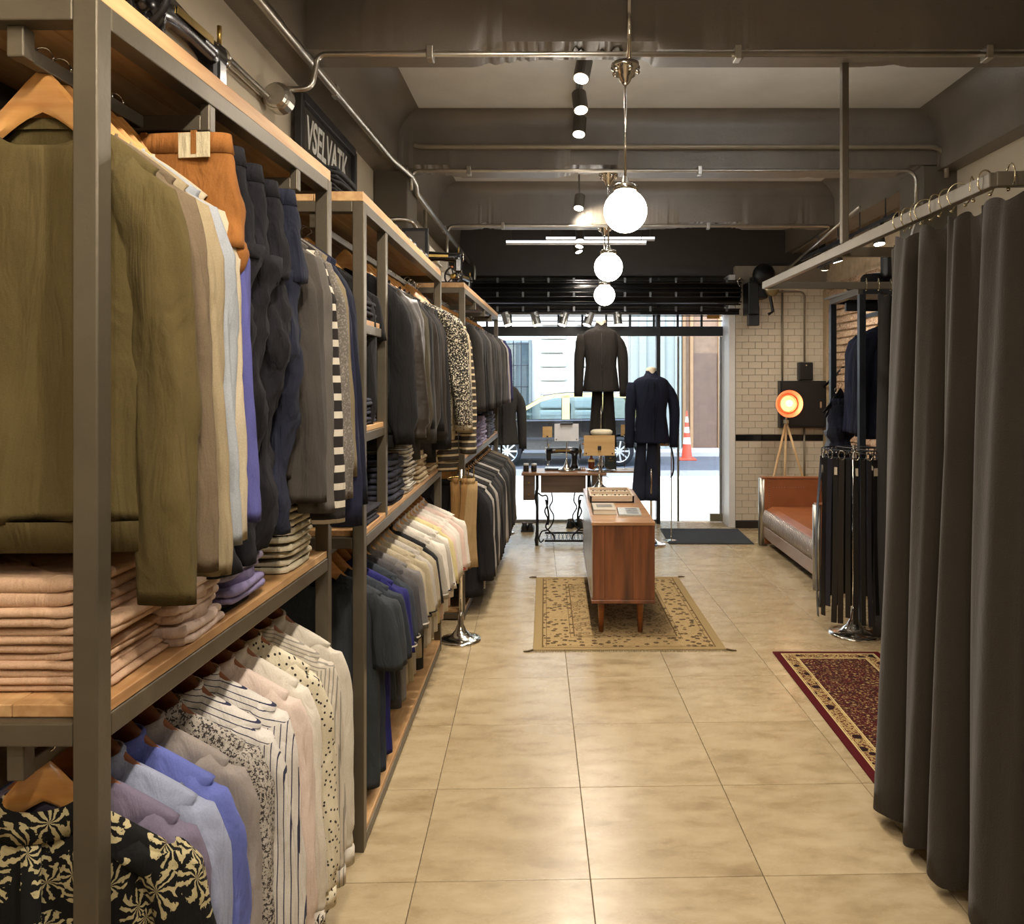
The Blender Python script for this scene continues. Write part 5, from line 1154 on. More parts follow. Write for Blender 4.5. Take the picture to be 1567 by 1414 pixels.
MB().box(X0+.018, X1-.02, Y0+.031, Y1-.031, Z0+.02, Z1-.02).build('carcass', WN, cs)
for x_, y_ in ((X0+.07, Y0+.10), (X1-.09, Y0+.10), (X0+.07, Y1-.12), (X1-.09, Y1-.12)):
    MB().lathe([(.016, 0.009), (.024, .215), (.026, Z0+.004)], (x_, y_, 0), 16).build('leg', HANGD, cs, smooth=True)
TZ = Z1+.001
TRAYW = wood('pale_tray_wood', '#a88f76', '#cdbba3', 'x', .45)
tr = thing('display_tray', 'pale wooden display tray with two rows of cufflinks on the console', 'tray', (.42, 6.2, TZ)); a0, a1, b0, b1 = .262, .60, 5.93, 6.40
MB().box(a0, a1, b0, b1, TZ, TZ+.012).build('base', TRAYW, tr)
for q in ((a0, a1, b0, b0+.016), (a0, a1, b1-.016, b1), (a0, a0+.016, b0, b1), (a1-.016, a1, b0, b1), (a0, a1, (b0+b1)/2-.008, (b0+b1)/2+.008)):
    MB().box(q[0], q[1], q[2], q[3], TZ, TZ+.055).build('tray_side', TRAYW, tr, bevel=.002)
MB().box(a0+.016, a1-.016, b0+.016, b1-.016, TZ+.012, TZ+.03).build('cushion', cloth('tray_cushion', '#c9bda9'), tr)
cm = [metal('dark_cufflink', '#3d3a38', .3), CHROME, plain('black_enamel', '#161616', .2)]
for rw in range(2):
    for k in range(9):
        x_, y_ = a0+.04+k*.032, b0+.11+rw*.225
        c_ = thing('cufflinks', 'dark metal cufflinks in the console tray, %s row, %s from the left' % (('front', 'back')[rw], ORD[k]), 'cufflinks', (x_, y_, TZ+.03), 0, 'cufflinks in the tray')
        MB().lathe([(.010, 0), (.011, .005), (.004, .008), (.004, .014), (.009, .017), (.007, .02)], (x_, y_, TZ+.03), 12).build('face', cm[k % 3], c_, smooth=True)
def book(name, label, x0, x1, y0, y1, z, h, cover, pages, rz=0, cat='book'):
    g = thing(name, label, cat, ((x0+x1)/2, (y0+y1)/2, z), rz); cx, cy = (x0+x1)/2, (y0+y1)/2; w, d = (x1-x0)/2, (y1-y0)/2; b = dict(parent=g, world=False)
    MB().box(-w+.004, w-.003, -d+.003, d-.003, .003, h-.003).build('pages', pages, **b); MB().box(-w, w, -d, d, 0, .003).build('cover', cover, **b); MB().box(-w, w, -d, d, h-.003, h).build('cover', cover, **b); MB().box(-w, -w+.004, -d, d, 0, h).build('spine', cover, **b)
    return g
PAP = plain('paper_pages', '#cfc6b2', .8)
bk = book('book', 'thick pale book with a grey printed cover at the front of the console', .262, .425, 5.42, 5.72, TZ, .035, plain('book_cover_grey', '#9c9280', .5), PAP)
MB().box(-.05, .06, -.04, .08, .035, .036).build('cover_print', plain('cover_print_dark', '#5b564d', .5), bk, world=False)
bk = book('magazine', 'glossy magazine lying beside the thick book on the console', .44, .60, 5.36, 5.66, TZ, .012, plain('magazine_cover', '#a7a9a5', .25), PAP, -.04, 'magazine')
for k in range(3): MB().box(-.02, .06, -.10+k*.08, -.06+k*.08, .012, .0125).build('cover_print', plain('cover_print_slate', '#3b4046', .4), bk, world=False)
# ---- sign stands
KR = wood('kraft_card', '#b08c58', '#cfae7a', 'x', .8, 2, .05)
def sign(name, label, x, y, z, h, w, hh, card, dz=0, tilt=0, r=.09, back=True):
    s = disc_stand(name, label, x, y, h, r, .0055, 'sign stand', z, .035)
    MB().cbox((x-.0, y-.012+.024*(not back), z+h-hh/2+dz), (w, .003, hh)).build('card', card, s)
    for sx_ in (-1, 1): MB().lathe([(.006, -.006), (.007, 0)], (x+sx_*(w/2-.02), y-.012, z+h-hh+dz+.018), 8, 'y').build('screw', BLACKP, s)
    return s
s1 = sign('sign_stand', 'chrome stand holding a blank kraft card board at the back of the console', .372, 6.62, TZ, .40, .262, .172, KR, .065, back=True)
MB().cbox((.372, 6.585, TZ+.36), (.03, .02, .035)).build('clamp', BLACKP, s1, bevel=.003)
s2 = sign('sign_stand', 'chrome stand with a white paper sheet clipped on, on the sewing table', .115, 8.10, .752, .50, .25, .18, plain('white_sheet', '#dfe2e6', .6), -.01)
MB().box(.05, .18, 8.06, 8.09, 1.235, 1.25).build('clip', BLACKP, s2)
def card_on_stick(x, y, z, h, w, hh, label):
    g = thing('card_holder', label, 'sign', (x, y, z), 0, 'small kraft cards on sticks'); MB().tube([(x, y, z), (x, y, z+h)], .0035, 6).build('stick', CHROME, g)
    MB().lathe([(.03, 0), (.03, .004), (.006, .008)], (x, y, z), 16).build('foot', CHROME, g); MB().cbox((x, y-.006, z+h+hh/2-.02), (w, .003, hh)).build('card', KR, g)
    MB().cbox((x, y-.006, z+h-.01), (.02, .012, .012)).build('clip', BLACKP, g)
card_on_stick(-.085, 8.2, .752, .36, .10, .115, 'small kraft card on a thin stick left of the white sheet')
card_on_stick(.735, 8.28, .752, .37, .08, .12, 'small kraft card on a thin stick right of the tall suit')
# ---------------------------------------------------------------- treadle table
TB = wood('table_oak', '#6d4d33', '#9a7454', 'x', .4, 3, .08, .2); TD = wood('table_dark', '#46372b', '#655143', 'x', .45, 3, .08)
tt = thing('treadle_table', 'antique treadle sewing table with ornate cast-iron legs in the window', 'table', (.1, 8.15, 0))
MB().box(-.345, .52, 7.92, 8.36, .725, .75).build('top_board', TB, tt, bevel=.004)
MB().box(.36, .88, 8.06, 8.36, .735, .752).build('leaf_board', TB, tt, bevel=.003)
c_ = MB().box(-.33, -.215, 7.94, 8.30, .47, .72).build('drawer_box', TD, tt, bevel=.004)
for k in range(2): MB().lathe([(.008, -.012), (.010, 0)], (-.272, 7.94, .53+.12*k), 12, 'y').build('knob', BRASS, c_)
MB().box(-.15, .31, 7.95, 8.28, .545, .72).build('machine_well', TD, tt, bevel=.004)
c_ = MB().box(.38, .48, 7.94, 8.30, .47, .72).build('drawer_box', TD, tt, bevel=.004)
for k in range(2): MB().lathe([(.008, -.012), (.010, 0)], (.43, 7.94, .53+.12*k), 12, 'y').build('knob', BRASS, c_)
for xs in (-.19, .35):
    for ys in (7.98, 8.30):
        MB().tube([(xs, ys, .725), (xs, ys, .55), (xs-.012, ys, .5), (xs, ys, .4), (xs, ys, .12), (xs-.008, ys, .06), (xs, ys, .0)], [.012, .014, .018, .011, .012, .018, .016], 8).build('leg', IRON, tt, smooth=True)
def scroll(pts, r=.009): MB().tube(catmull(pts, 6), r, 6).build('scroll_iron', IRON, tt, smooth=True)
for x_, s in ((-.08, 1), (.24, -1)):
    scroll([(x_-.10*s, 8.05, .53), (x_-.06*s, 8.05, .50), (x_-.01*s, 8.05, .50), (x_, 8.05, .42), (x_-.03*s, 8.05, .34), (x_, 8.05, .26), (x_-.02*s, 8.05, .18), (x_+.02*s, 8.05, .13), (x_+.06*s, 8.05, .09), (x_+.07*s, 8.05, .03)])
    scroll([(x_+.04*s, 8.05, .53), (x_+.05*s, 8.05, .45), (x_+.02*s, 8.05, .38), (x_+.06*s, 8.05, .30), (x_+.05*s, 8.05, .22), (x_, 8.05, .15), (x_-.06*s, 8.05, .13), (x_-.09*s, 8.05, .06), (x_-.07*s, 8.05, .02), (x_-.04*s, 8.05, .05)], .008)
    scroll([(x_-.02*s, 8.05, .46), (x_+.01*s, 8.05, .30), (x_, 8.05, .20)], .012)
MB().box(-.11, .32, 7.94, 7.955, .045, .065).build('treadle_frame', IRON, tt); MB().box(-.11, .32, 8.20, 8.215, .075, .095).build('treadle_frame', IRON, tt)
for k in range(11):
    x_ = -.10+k*.04; MB().bar((x_, 7.95, .056), (x_+.03, 8.21, .085), .006, .006).build('treadle_bar', IRON, tt); MB().bar((x_+.03, 7.95, .056), (x_, 8.21, .085), .006, .006).build('treadle_bar', IRON, tt)
MB().tube([(.36+0, 8.20+.15*math.cos(a), .52+.15*math.sin(a)) for a in [2*PI*k/28 for k in range(29)]], .010, 8).build('drive_wheel', IRON, tt, smooth=True)
for k in range(4):
    a = k*PI/4; MB().bar((.36, 8.2+.15*math.cos(a), .52+.15*math.sin(a)), (.36, 8.2-.15*math.cos(a), .52-.15*math.sin(a)), .008, .01).build('wheel_spoke', IRON, tt)
MB().tube([(.45, 7.94, .72), (.52, 7.94, .715), (.54, 7.94, .70)], .005, 6).build('lever', IRON, tt)
sewing_machine('sewing_machine', 'black vintage sewing machine standing on the treadle table in the window', Matrix.Translation((.20, 8.2, .752)) @ Matrix.Rotation(PI, 4, 'Z') @ Matrix.Diagonal((.95, .95, .95, 1)))
for k, px in enumerate((805, 817)):
    p = P(px, 716, 8.05); j = thing('thread_jar', 'small dark glass jar with a white lid on the sewing table, %s' % ('left one' if k == 0 else 'right one'), 'jar', (p.x, p.y, .752))
    MB().lathe([(.028, .0), (.030, .005), (.030, .055), (.026, .062)], (p.x, p.y, .752), 20).build('glass', plain('dark_jar', '#22201e', .15), j, smooth=True); MB().lathe([(.028, .062), (.028, .08), (.02, .083)], (p.x, p.y, .752), 20).build('lid', plain('white_lid', '#b9b9b4', .4), j, smooth=True)
p = P(905, 710, 8.2); j = thing('bottle', 'amber glass bottle with a cream label on the sewing table', 'bottle', (p.x, p.y, .752))
MB().lathe([(.032, 0), (.035, .006), (.035, .10), (.03, .115), (.014, .125), (.014, .145)], (p.x, p.y, .752), 20).build('glass', plain('amber_glass', '#5a2812', .1), j, smooth=True); MB().lathe([(.016, .145), (.016, .165)], (p.x, p.y, .752), 16).build('cap', BLACKP, j); MB().lathe([(.0358, .085), (.0358, .108)], (p.x, p.y, .752), 20, cap=False).build('label_band', plain('cream_label', '#cfae6a', .6), j)
p = P(934, 710, 8.22); j = thing('gift_box', 'dark green box with a small gold crest standing on the sewing table', 'box', (p.x, p.y, .752)); MB().box(p.x-.062, p.x+.062, p.y-.03, p.y+.03, .752, .905).build('carton', plain('dark_green_card', '#1d241f', .5), j, bevel=.002)
MB().lathe([(.010, -.032), (.010, -.0305)], (p.x, p.y, .875), 10, 'y').build('crest', BRASS, j); MB().box(p.x-.03, p.x+.03, p.y-.0315, p.y-.0302, .845, .850).build('gold_line', BRASS, j)
p = P(891, 718, 8.15); j = thing('thread_spools', 'small wooden dish with thread spools on the sewing table', 'dish', (p.x, p.y, .752)); MB().box(p.x-.035, p.x+.035, p.y-.025, p.y+.025, .752, .764).build('tray', TB, j, bevel=.002)
for k in range(3): MB().lathe([(.009, 0), (.007, .004), (.007, .018), (.009, .022)], (p.x-.022+.022*k, p.y, .764), 10).build('spool', plain('thread', '#b9a68a', .8), j)
# ---------------------------------------------------------------- mannequins in suits
def bust(name, label, x, y, z_hem, h, w, mat, lining, base_z, rz=0, pole_r=.012, base_r=.15, d=.13, trouser=None, tdx=0, tlen=0, tw=.11, neckm=None, elbow=0):
    """tailor's bust in a jacket seen from behind, on a chrome pole"""
    b = disc_stand('display_bust', label.replace(' on a ', ' dressing a ', 1) and ('bust on a chrome pole under the '+label.split(' on a ')[0]), x, y, z_hem-base_z+.1, base_r, pole_r, 'mannequin', base_z, .03)
    ztop = z_hem+h
    MB().lathe([(.055, ztop-.10), (.052, ztop-.03), (.054, ztop+.02), (.05, ztop+.045), (.02, ztop+.055)], (x, y, 0), 20).build('neck_cap', neckm or plain('bust_linen', '#cbbfa8', .8), b, smooth=True)
    MB().lathe([(.07, z_hem+.05), (.085, z_hem+.3), (.085, z_hem+.5), (.06, ztop-.06)], (x, y, 0), 20).build('torso_form', plain('bust_linen', '#cbbfa8', .8), b, smooth=True)
    g = thing(name, label, 'jacket', (x, y, z_hem), rz)
    rings = []; n = 36
    prof = [(.062, .05, ztop-.01), (.075, .06, ztop-.035), (.14, .09, ztop-.06), (w*.86, .105, ztop-.085), (w*.97, .11, ztop-.12), (w*.90, d*1.0, z_hem+h*.66), (w*.80, d*.95, z_hem+h*.48), (w*.78, d*.92, z_hem+h*.38), (w*.86, d*1.0, z_hem+h*.2), (w*.93, d*1.08, z_hem+.02), (w*.93, d*1.08, z_hem)]
    for i, (rw, rd, z) in enumerate(prof): rings.append([(p[0], p[1]+(.008*math.sin(14*p[0]+i) if i > 5 else 0), z-z_hem) for p in ring_se(rw, rd, n, 0, .82)])
    MB().loft(rings, True, True).build('body', mat, g, world=False, smooth=True)
    for s in (-1, 1):
        rr = []
        for i in range(11):
            u = i/10; e = elbow*(math.sin(PI*min(1, u*1.1)) if s > 0 else 0)
            cx = s*(w*.90+.035*min(1, u*3)+.018*u+e); zz = h-.115-u*(h*.91) ; rr.append([(cx-.03*(i == 0)-.012*(i == 1)+p[0]*(.5 if i == 0 else .95 if i == 1 else 1), p[1]-.02*u-.0, zz+(0 if i else .012)) for p in ring_se(.062-.018*u, .07-.02*u, 16, 0, .9)])
        sl_ = MB().loft(rr).build('sleeve', mat, g, world=False, smooth=True)
        for k in range(3): MB().lathe([(.007, -.004), (.007, .002)], (cx-s*.02, .055-.0, zz+.05+.03*k), 8, 'y').build('cuff_button', BLACKP, sl_, world=False)
    band(.062, .055, 0, .045, th=.006, flare=.9).build('collar', mat, g, world=False, smooth=True).location = (0, 0, h-.03)
    MB().box(-.0012, .0012, -d*1.10, -d*.85, .005, h*.34).build('back_vent', BLACKP, g, world=False)
    MB().box(-.0015, .0015, -d*1.02, -d*.8, h*.40, h*.86).build('back_seam', BLACKP, g, world=False)
    if trouser:
        t = thing('trousers', trouser[1], 'trousers', (x+tdx, y+.02, z_hem+.02)); 
        for s in (-1, 1):
            rr = []
            for i in range(9):
                u = i/8; rr.append([(s*tw*(.50+.12*u)+p[0]+trouser[2]*u, p[1]+.02*math.sin(3*u), -tlen*u) for p in ring_se(tw*(.46+.22*u), .05+.01*math.sin(6*u), 16, 0, .8)])
            MB().loft(rr).build('leg', trouser[0], t, world=False, smooth=True)
        MB().loft([[(p[0], p[1], z_) for p in ring_se(tw*1.02, .055, 20, 0, .85)] for z_ in (0, .04)]).build('waistband', trouser[0], t, world=False, smooth=True)
    return g
SB = cloth('bust_suit_black', '#26221f', .12); SN = cloth('bust_suit_navy', '#171b2c', .12)
bust('jacket', 'charcoal brown suit jacket on a tall bust in the middle of the window', .475, 8.12, 1.575, .70, .205, SB, None, .752, trouser=(SB, 'black trousers hanging below the tall charcoal jacket', .0), tdx=.02, tlen=.60, tw=.115)
bust('jacket', 'navy suit jacket on a chrome bust stand right of the window centre', .985, 8.02, 1.055, .72, .20, SN, None, .0, rz=.12, trouser=(cloth('bust_trouser_navy', '#262b3b', .12), 'dark navy trousers hanging below the navy jacket', -.02), tdx=-.04, tlen=.62, tw=.11, elbow=.02)
# round white cap on a stand behind the kraft card
hb = thing('round_cap', 'round cream flat cap-shaped cushion behind the kraft card board', 'cushion', (.47, 7.95, 1.13)); MB().lathe([(.10, 0), (.112, .012), (.112, .035), (.09, .05), (.02, .055)], (.47, 7.95, 1.14), 28).build('cushion', plain('cream_felt', '#cfc6ad', .9), hb, smooth=True); MB().tube([(.47, 7.95, .76), (.47, 7.95, 1.15)], .008, 8).build('stem', CHROME, hb)
bust('jacket', 'dark grey suit jacket on a bust at the far end of the left racks', -.60, 8.62, .985, .70, .205, sg[1], None, .0, rz=.2)
# cane / umbrella by the navy suit
um = thing('umbrella', 'black curved-handle umbrella hanging beside the navy suit', 'umbrella', (1.21, 8.1, 1.0)); MB().tube(catmull([(1.13, 8.1, 1.03), (1.16, 8.1, 1.045), (1.20, 8.1, 1.0), (1.225, 8.1, .88), (1.225, 8.1, .75), (1.20, 8.1, .68)], 6), .009, 8).build('handle', BLACKP, um, smooth=True); MB().tube([(1.155, 8.1, 1.03), (1.155, 8.1, 1.08)], .006, 8).build('hook', CHROME, um)
kc = thing('card_holder', 'kraft card hanging behind the hem of the navy jacket', 'sign', (1.16, 8.2, 1.0)); MB().box(1.10, 1.20, 8.2, 8.205, 1.0, 1.07).build('card', KR, kc); MB().tube([(1.22, 8.2, .0), (1.22, 8.2, 1.05)], .006, 8).build('stand', CHROME, kc); MB().lathe([(.09, 0), (.09, .006), (.01, .02)], (1.22, 8.2, 0), 20).build('foot', CHROME, kc)
MB().cbox((1.21, 8.2, 1.045), (.04, .01, .01)).build('arm', CHROME, kc)
for k, (px, py, z_, rz_) in enumerate(((803, 810, 8.8, PI/2), (812, 810, 8.8, PI/2), (875, 806, 9.0, 1.3), (884, 806, 9.0, 1.8))):
    p = P(px, py, z_); boot(p.x, p.y, 0.0, rz_, ('black leather shoe on the floor left of the treadle table, %s shoe', 'black leather shoe on the floor behind the treadle, %s shoe')[k//2] % ('left' if k % 2 == 0 else 'right'), LEATH, None, .08, .26)
# ---------------------------------------------------------------- sofa
SL = plain('tan_sofa_leather', '#8f5530', .42, 0, .18, 5, .25, 40); AL = metal('riveted_aluminium', '#a9a49a', .38, .15, .1); SLD = plain('dull_sofa_front', '#8b6f55', .4, .3, .15, 6, .2, 30)
sf = thing('sofa', 'tan leather sofa with aluminium edged arms and nail studs by the tiled wall', 'sofa', (2.5, 7.15, 0))
sx0, sx1, sy0, sy1 = 2.11, 2.98, 6.27, 8.05
for nm_, ya, yb in (('arm', sy0, sy0+.09), ('arm', sy1-.09, sy1)):
    a_ = MB().box(sx0+.02, sx1, ya, yb, .02, .69).build('arm', SL, sf, bevel=.01)
    MB().tube([(sx0+.02, (ya+yb)/2, .005), (sx0+.02, (ya+yb)/2, .69)], .045, 14).build('edge_post', AL, a_, smooth=True)
    MB().box(sx0, sx1, ya-.005, yb+.005, .688, .702).build('top_cap', SL, a_, bevel=.004)
    yy = ya-.001 if ya < 7 else ya-.001
    for k in range(26): MB().sphere((sx0+.075+.0, yy, .06+k*.024), .005, 6, 4).build('nail', AL, a_)
    for k in range(12): MB().sphere((sx0+.12+k*.028, yy, .60), .005, 6, 4).build('nail', AL, a_)
MB().box(sx1-.14, sx1, sy0+.09, sy1-.09, .02, .72).build('backrest', SL, sf, bevel=.03)
r = []
for u in (0, 1):
    yy = sy0+.095+(sy1-sy0-.19)*u
    r.append([(sx0+.03, yy, .20), (sx0+.02, yy, .30), (sx0+.04, yy, .37), (sx0+.10, yy, .405), (sx1-.14, yy, .40), (sx1-.14, yy, .20)])
MB().loft(r).build('seat_cushion', SL, sf, smooth=False, bevel=.012)
for k in range(44):
    yy = sy0+.115+k*(sy1-sy0-.23)/43; MB().tube([(sx0+.022, yy, .215), (sx0+.010, yy, .26), (sx0+.012, yy, .31), (sx0+.034, yy, .372)], .011, 6).build('rib', plain('ribbed_leather', '#9a8f86', .25, .4, .15, 8), sf, smooth=True)
MB().box(sx0+.015, sx0+.06, sy0+.09, sy1-.09, .09, .21).build('front_rail', SLD, sf, bevel=.008)
MB().box(sx0+.2, sx1-.02, sy0+.2, sy1-.2, .0, .09).build('plinth', BLACKP, sf)
# ---------------------------------------------------------------- copper lamp
lp = thing('floor_lamp', 'tripod floor lamp with a copper dish shade and glowing bulb behind the sofa', 'floor lamp', (2.55, 8.45, 0))
COP = plain('copper_shade', '#c4552f', .35, .35, .1, 8); COPI = plain('copper_inside', '#d97a4c', .3, .35)
c0 = P(1208, 618, 8.4)
MB().lathe([(.02, .10), (.05, .09), (.10, .05), (.148, 0), (.150, -.004), (.146, 0), (.098, .045), (.06, .07)], c0, 40, 'y').build('shade', COP, lp, smooth=True)
MB().lathe([(.090, .035), (.092, .02), (.088, .02), (.086, .035)], c0, 32, 'y', cap=False).build('inner_ring', COPI, lp, smooth=True)
MB().lathe([(.085, .055), (.01, .062)], c0, 32, 'y').build('reflector', emit('lamp_reflector', (1.0, .62, .25), .45), lp)
MB().sphere((c0.x, c0.y+.0, c0.z+.005), .033, 18, 12).build('bulb', emit('bulb', (1, .85, .6), 7), lp, smooth=True)
lamp('POINT', 'lamp_bulb', (c0.x, c0.y-.06, c0.z), 2.5, None, .03, color=(1, .7, .4))
WL = wood('lamp_leg_wood', '#b08a5c', '#d6b98c', 'z', .5)
hub = (c0.x+.0, c0.y+.12, c0.z-.20)
MB().tube([(c0.x, c0.y+.09, c0.z-.02), hub], .012, 8).build('neck', CHROME, lp)
MB().lathe([(.03, -.02), (.03, .02)], hub, 14).build('hub', CHROME, lp)
for dx, dy in ((-.31, -.10), (.35, -.08), (.03, .20)):
    MB().tube([(hub[0], hub[1], hub[2]), (hub[0]+dx, hub[1]+dy, 0)], [.014, .010], 8).build('leg', WL, lp, smooth=True)
# fuse boxes
fb = thing('fuse_box', 'large black fuse box on the white tiled wall', 'fuse box', (2.8, 8.9, 1.15)); MB().box(2.54, 3.06, 8.80, 8.91, 1.155, 1.685).build('case', BLACKP, fb, bevel=.006); MB().box(2.56, 3.04, 8.79, 8.80, 1.175, 1.665).build('door', plain('fuse_door', '#1d1b1b', .4), fb, bevel=.004); MB().box(2.98, 3.0, 8.775, 8.79, 1.38, 1.45).build('latch', CHROME, fb)
fb = thing('meter_box', 'small black box above the large fuse box on the tiled wall', 'fuse box', (2.84, 8.9, 1.69)); MB().box(2.76, 2.92, 8.82, 8.91, 1.69, 1.895).build('case', BLACKP, fb, bevel=.012); MB().lathe([(.008, -.004), (.008, .0)], (2.84, 8.82, 1.86), 10, 'y').build('screw', CHROME, fb)
pipe('diagonal black bracket from the fuse box to the brick wall', [(3.03, 8.78, 1.62), (3.12, 8.4, 1.85)], .014, BLACKP, 'bracket', 'bracket')
# ---------------------------------------------------------------- right rack
rk = thing('clothes_rack', 'black steel clothes rack in front of the brick wall with hats on top', 'shelf rack', (2.6, 6.1, 0))
BS = plain('rack_blue_black', '#30343b', .4, .4, .15, 8)
pa = [(2.13, 5.42), (2.20, 6.18), (2.72, 5.42), (2.78, 6.18)]
for q in pa: MB().bar((q[0], q[1], 0), (q[0], q[1], 2.30), .045, .045, (0, 1, 0)).build('post', BS, rk, bevel=.003)
for a, b_ in ((0, 1), (2, 3), (0, 2), (1, 3)):
    MB().bar((*pa[a], 2.325), (*pa[b_], 2.325), .045, .05).build('top_rail', STEEL if a == 0 and b_ == 1 else BS, rk, bevel=.003)
MB().box(2.13, 2.78, 5.42, 6.18, 2.335, 2.352).build('top_board', plain('grey_board', '#6b675f', .6), rk)
MB().bar((2.38, 5.42, 2.20), (2.44, 6.18, 2.20), .03, .03).build('clothes_bar', BS, rk); MB().bar((2.42, 5.8, 2.24), (2.42, 5.8, 2.33), .03, .03, (0, 1, 0)).build('hanging_tab', BS, rk)
MB().bar((2.16, 5.8, 2.245), (2.74, 5.8, 2.245), .03, .06).build('cross_bar', BS, rk)
MB().box(2.15, 2.75, 5.45, 6.15, .98, 1.0).build('shelf_board', PINE, rk)
for k, (yy, m, ds) in enumerate(((5.56, SN, 'black navy suit jacket'), (5.69, sg[3], 'navy blazer'), (5.82, sg[3], 'blue jacket'))):
    hang("right rack's rail", k, 'jacket', 2.46+.01*k, yy, 2.20, ds, m, ln=.82, sl=.72, w=1.15, t=.06, hi=True, rz=-.25+.1*k)
for k, (yy, m, ds) in enumerate(((6.08, c_denim2, 'indigo jeans'), (6.18, cloth('pale_denim', '#6c7684', .2), 'pale washed jeans'))):
    trousers(2.17-.0*k, yy-.15, 1.62-.04*k, .5+k*.3, ds+' clipped on a wire hanger low on the right rack', m, .62, .10, .04, 'jeans on the right rack', k, None, True, 0)
    gg = hanger(2.17, yy-.15, 1.66-.04*k, .5+k*.3, 'wire clip hanger of the %s on the right rack' % ds, 'thin', BLACKP)
def hat(x, y, z, label, r=.17, cr=.095, h=.11):
    g = thing('hat', label, 'hat', (x, y, z)); m = cloth('black_felt', '#161515', .1)
    MB().lathe([(r, .012), (r*.98, .006), (cr*1.1, 0), (cr, .01), (cr*.98, h*.8), (cr*.8, h), (cr*.3, h*.93), (.01, h*.92)], (x, y, z), 32).build('crown_and_brim', m, g, smooth=True); MB().lathe([(cr*1.02, .012), (cr*1.01, .035)], (x, y, z), 32, cap=False).build('hat_band', BLACKP, g, smooth=True)
hat(2.30, 5.62, 2.354, 'black felt hat at the left on top of the right rack', .19)
hat(2.46, 5.85, 2.354, 'black felt bowler hat in the middle on top of the right rack', .16, .10, .15)
sb = thing('hard_case', 'black rounded hard case standing on top of the right rack', 'case', (2.6, 5.8, 2.36)); MB().box(2.31, 2.48, 5.46, 5.56, 2.42, 2.62).build('shell', BLACKP, sb, bevel=.03, seg=4); MB().box(2.37, 2.43, 5.49, 5.53, 2.354, 2.43).build('stand', BLACKP, sb); MB().tube([(2.36, 5.51, 2.62), (2.36, 5.51, 2.64), (2.44, 5.51, 2.64), (2.44, 5.51, 2.62)], .005, 6).build('handle', CHROME, sb)
# ---------------------------------------------------------------- street
ASPH = plain('asphalt', '#5a5d62', .9, 0, .15, 3, .4, 120); SIDE = plain('sidewalk_concrete', '#b4b1aa', .85, 0, .06, 3, .2, 60)
MB().box(-14, 16, 9.35, 13.6, -.10, 0.0).build('sidewalk', SIDE, kind='structure')
MB().box(-14, 16, 13.6, 17.3, -.2, -.03).build('street', ASPH, kind='structure')
MB().box(-14, 16, 17.3, 19.5, -.2, .06).build('sidewalk', SIDE, kind='structure')
WF = plain('white_facade', '#dcdad4', .8, 0, .04, 2, .1, 20)
fc = MB().box(-14, 1.75, 18.3, 18.8, 0, 9.0).build('building_facade', WF, kind='structure')
MB().box(2.95, 4.05, 18.5, 18.9, 0, 9).build('building_facade', plain('brown_door_bay', '#8a7059', .7), kind='structure')
GS = plain('grey_green_stone', '#9ba19a', .8, 0, .06, 3)
MB().box(1.75, 2.95, 18.2, 18.9, 0, 9).build('building_facade', GS, kind='structure')
for x0_, x1_ in ((1.95, 2.12), (2.35, 2.55), (2.78, 2.92)): MB().box(x0_, x1_, 18.1, 18.2, 0, 9).build('facade_pilaster', GS, kind='structure', bevel=.02)
MB().box(4.05, 14, 18.1, 18.9, 0, 9).build('building_facade', WF, kind='structure')
for k, x_ in enumerate((3.0, 3.18, 3.85)): MB().box(x_, x_+.08, 18.40, 18.52, 0, 6).build('door_jamb', plain('brown_jamb', '#a5805a', .6), kind='structure', bevel=.01)
MB().box(3.24, 3.82, 18.44, 18.5, .06, 2.3).build('door_2', plain('old_wood_door', '#6d5544', .6, 0, .15, 4), kind='structure', bevel=.01)
mm = bpy.data.objects['building_facade']
fcl = root_loc(mm)
for cx_, wd in ((-.37, .64), (.45, .5)):
    for k in range(11):
        MB().box(cx_, cx_+wd, 18.12, 18.32, .35+k*.325, .35+k*.325+.295).build('rusticated_block', WF, mm, bevel=.05, seg=3)
MB().box(1.1, 1.7, 18.22, 18.32, .3, 5).build('smooth_panel', plain('cream_panel', '#cfc5b2', .8), mm, bevel=.01)
wn_ = MB().box(-1.75, -.62, 18.27, 18.31, .95, 2.55).build('window_2', thin_glass('far_glass', (.75, .82, .85), 2.0), kind='structure')
MB().box(-1.8, -.55, 18.28, 18.295, .9, 2.6).build('dark_reveal', plain('window_reveal', '#8b9598', .5), wn_)
x_ = -1.7
while x_ < -.6: MB().box(x_-.009, x_+.009, 18.12, 18.14, .92, 2.58).build('window_bar', FRAMEM, wn_); x_ += .18
for z_ in (1.0, 1.5, 2.0, 2.5): MB().box(-1.75, -.6, 18.12, 18.135, z_, z_+.015).build('window_bar', FRAMEM, wn_)
MB().box(-.62, -.56, 18.1, 18.3, .9, 2.6).build('shutter_edge', plain('green_grey_shutter', '#6d7672', .6), wn_)
# traffic cone
cn = thing('traffic_cone', 'orange and white traffic cone standing in the street', 'traffic cone', (2.80, 16.6, -.03)); OR = plain('cone_orange', '#d2543a', .5); WH = plain('cone_white', '#e4e0d8', .5)
MB().box(2.62, 2.98, 16.42, 16.78, -.03, .01).build('base', OR, cn, bevel=.01)
zz = .01; r0_ = .115
for k, h_ in enumerate((.30, .14, .10, .12, .10, .12, .12)):
    r1_ = r0_-.10*h_/1.0; MB().lathe([(r0_, zz), (r1_, zz+h_)], (2.80, 16.6, 0), 20, cap=True).build('cone_band', OR if k % 2 == 0 else WH, cn, smooth=False); zz += h_; r0_ = r1_
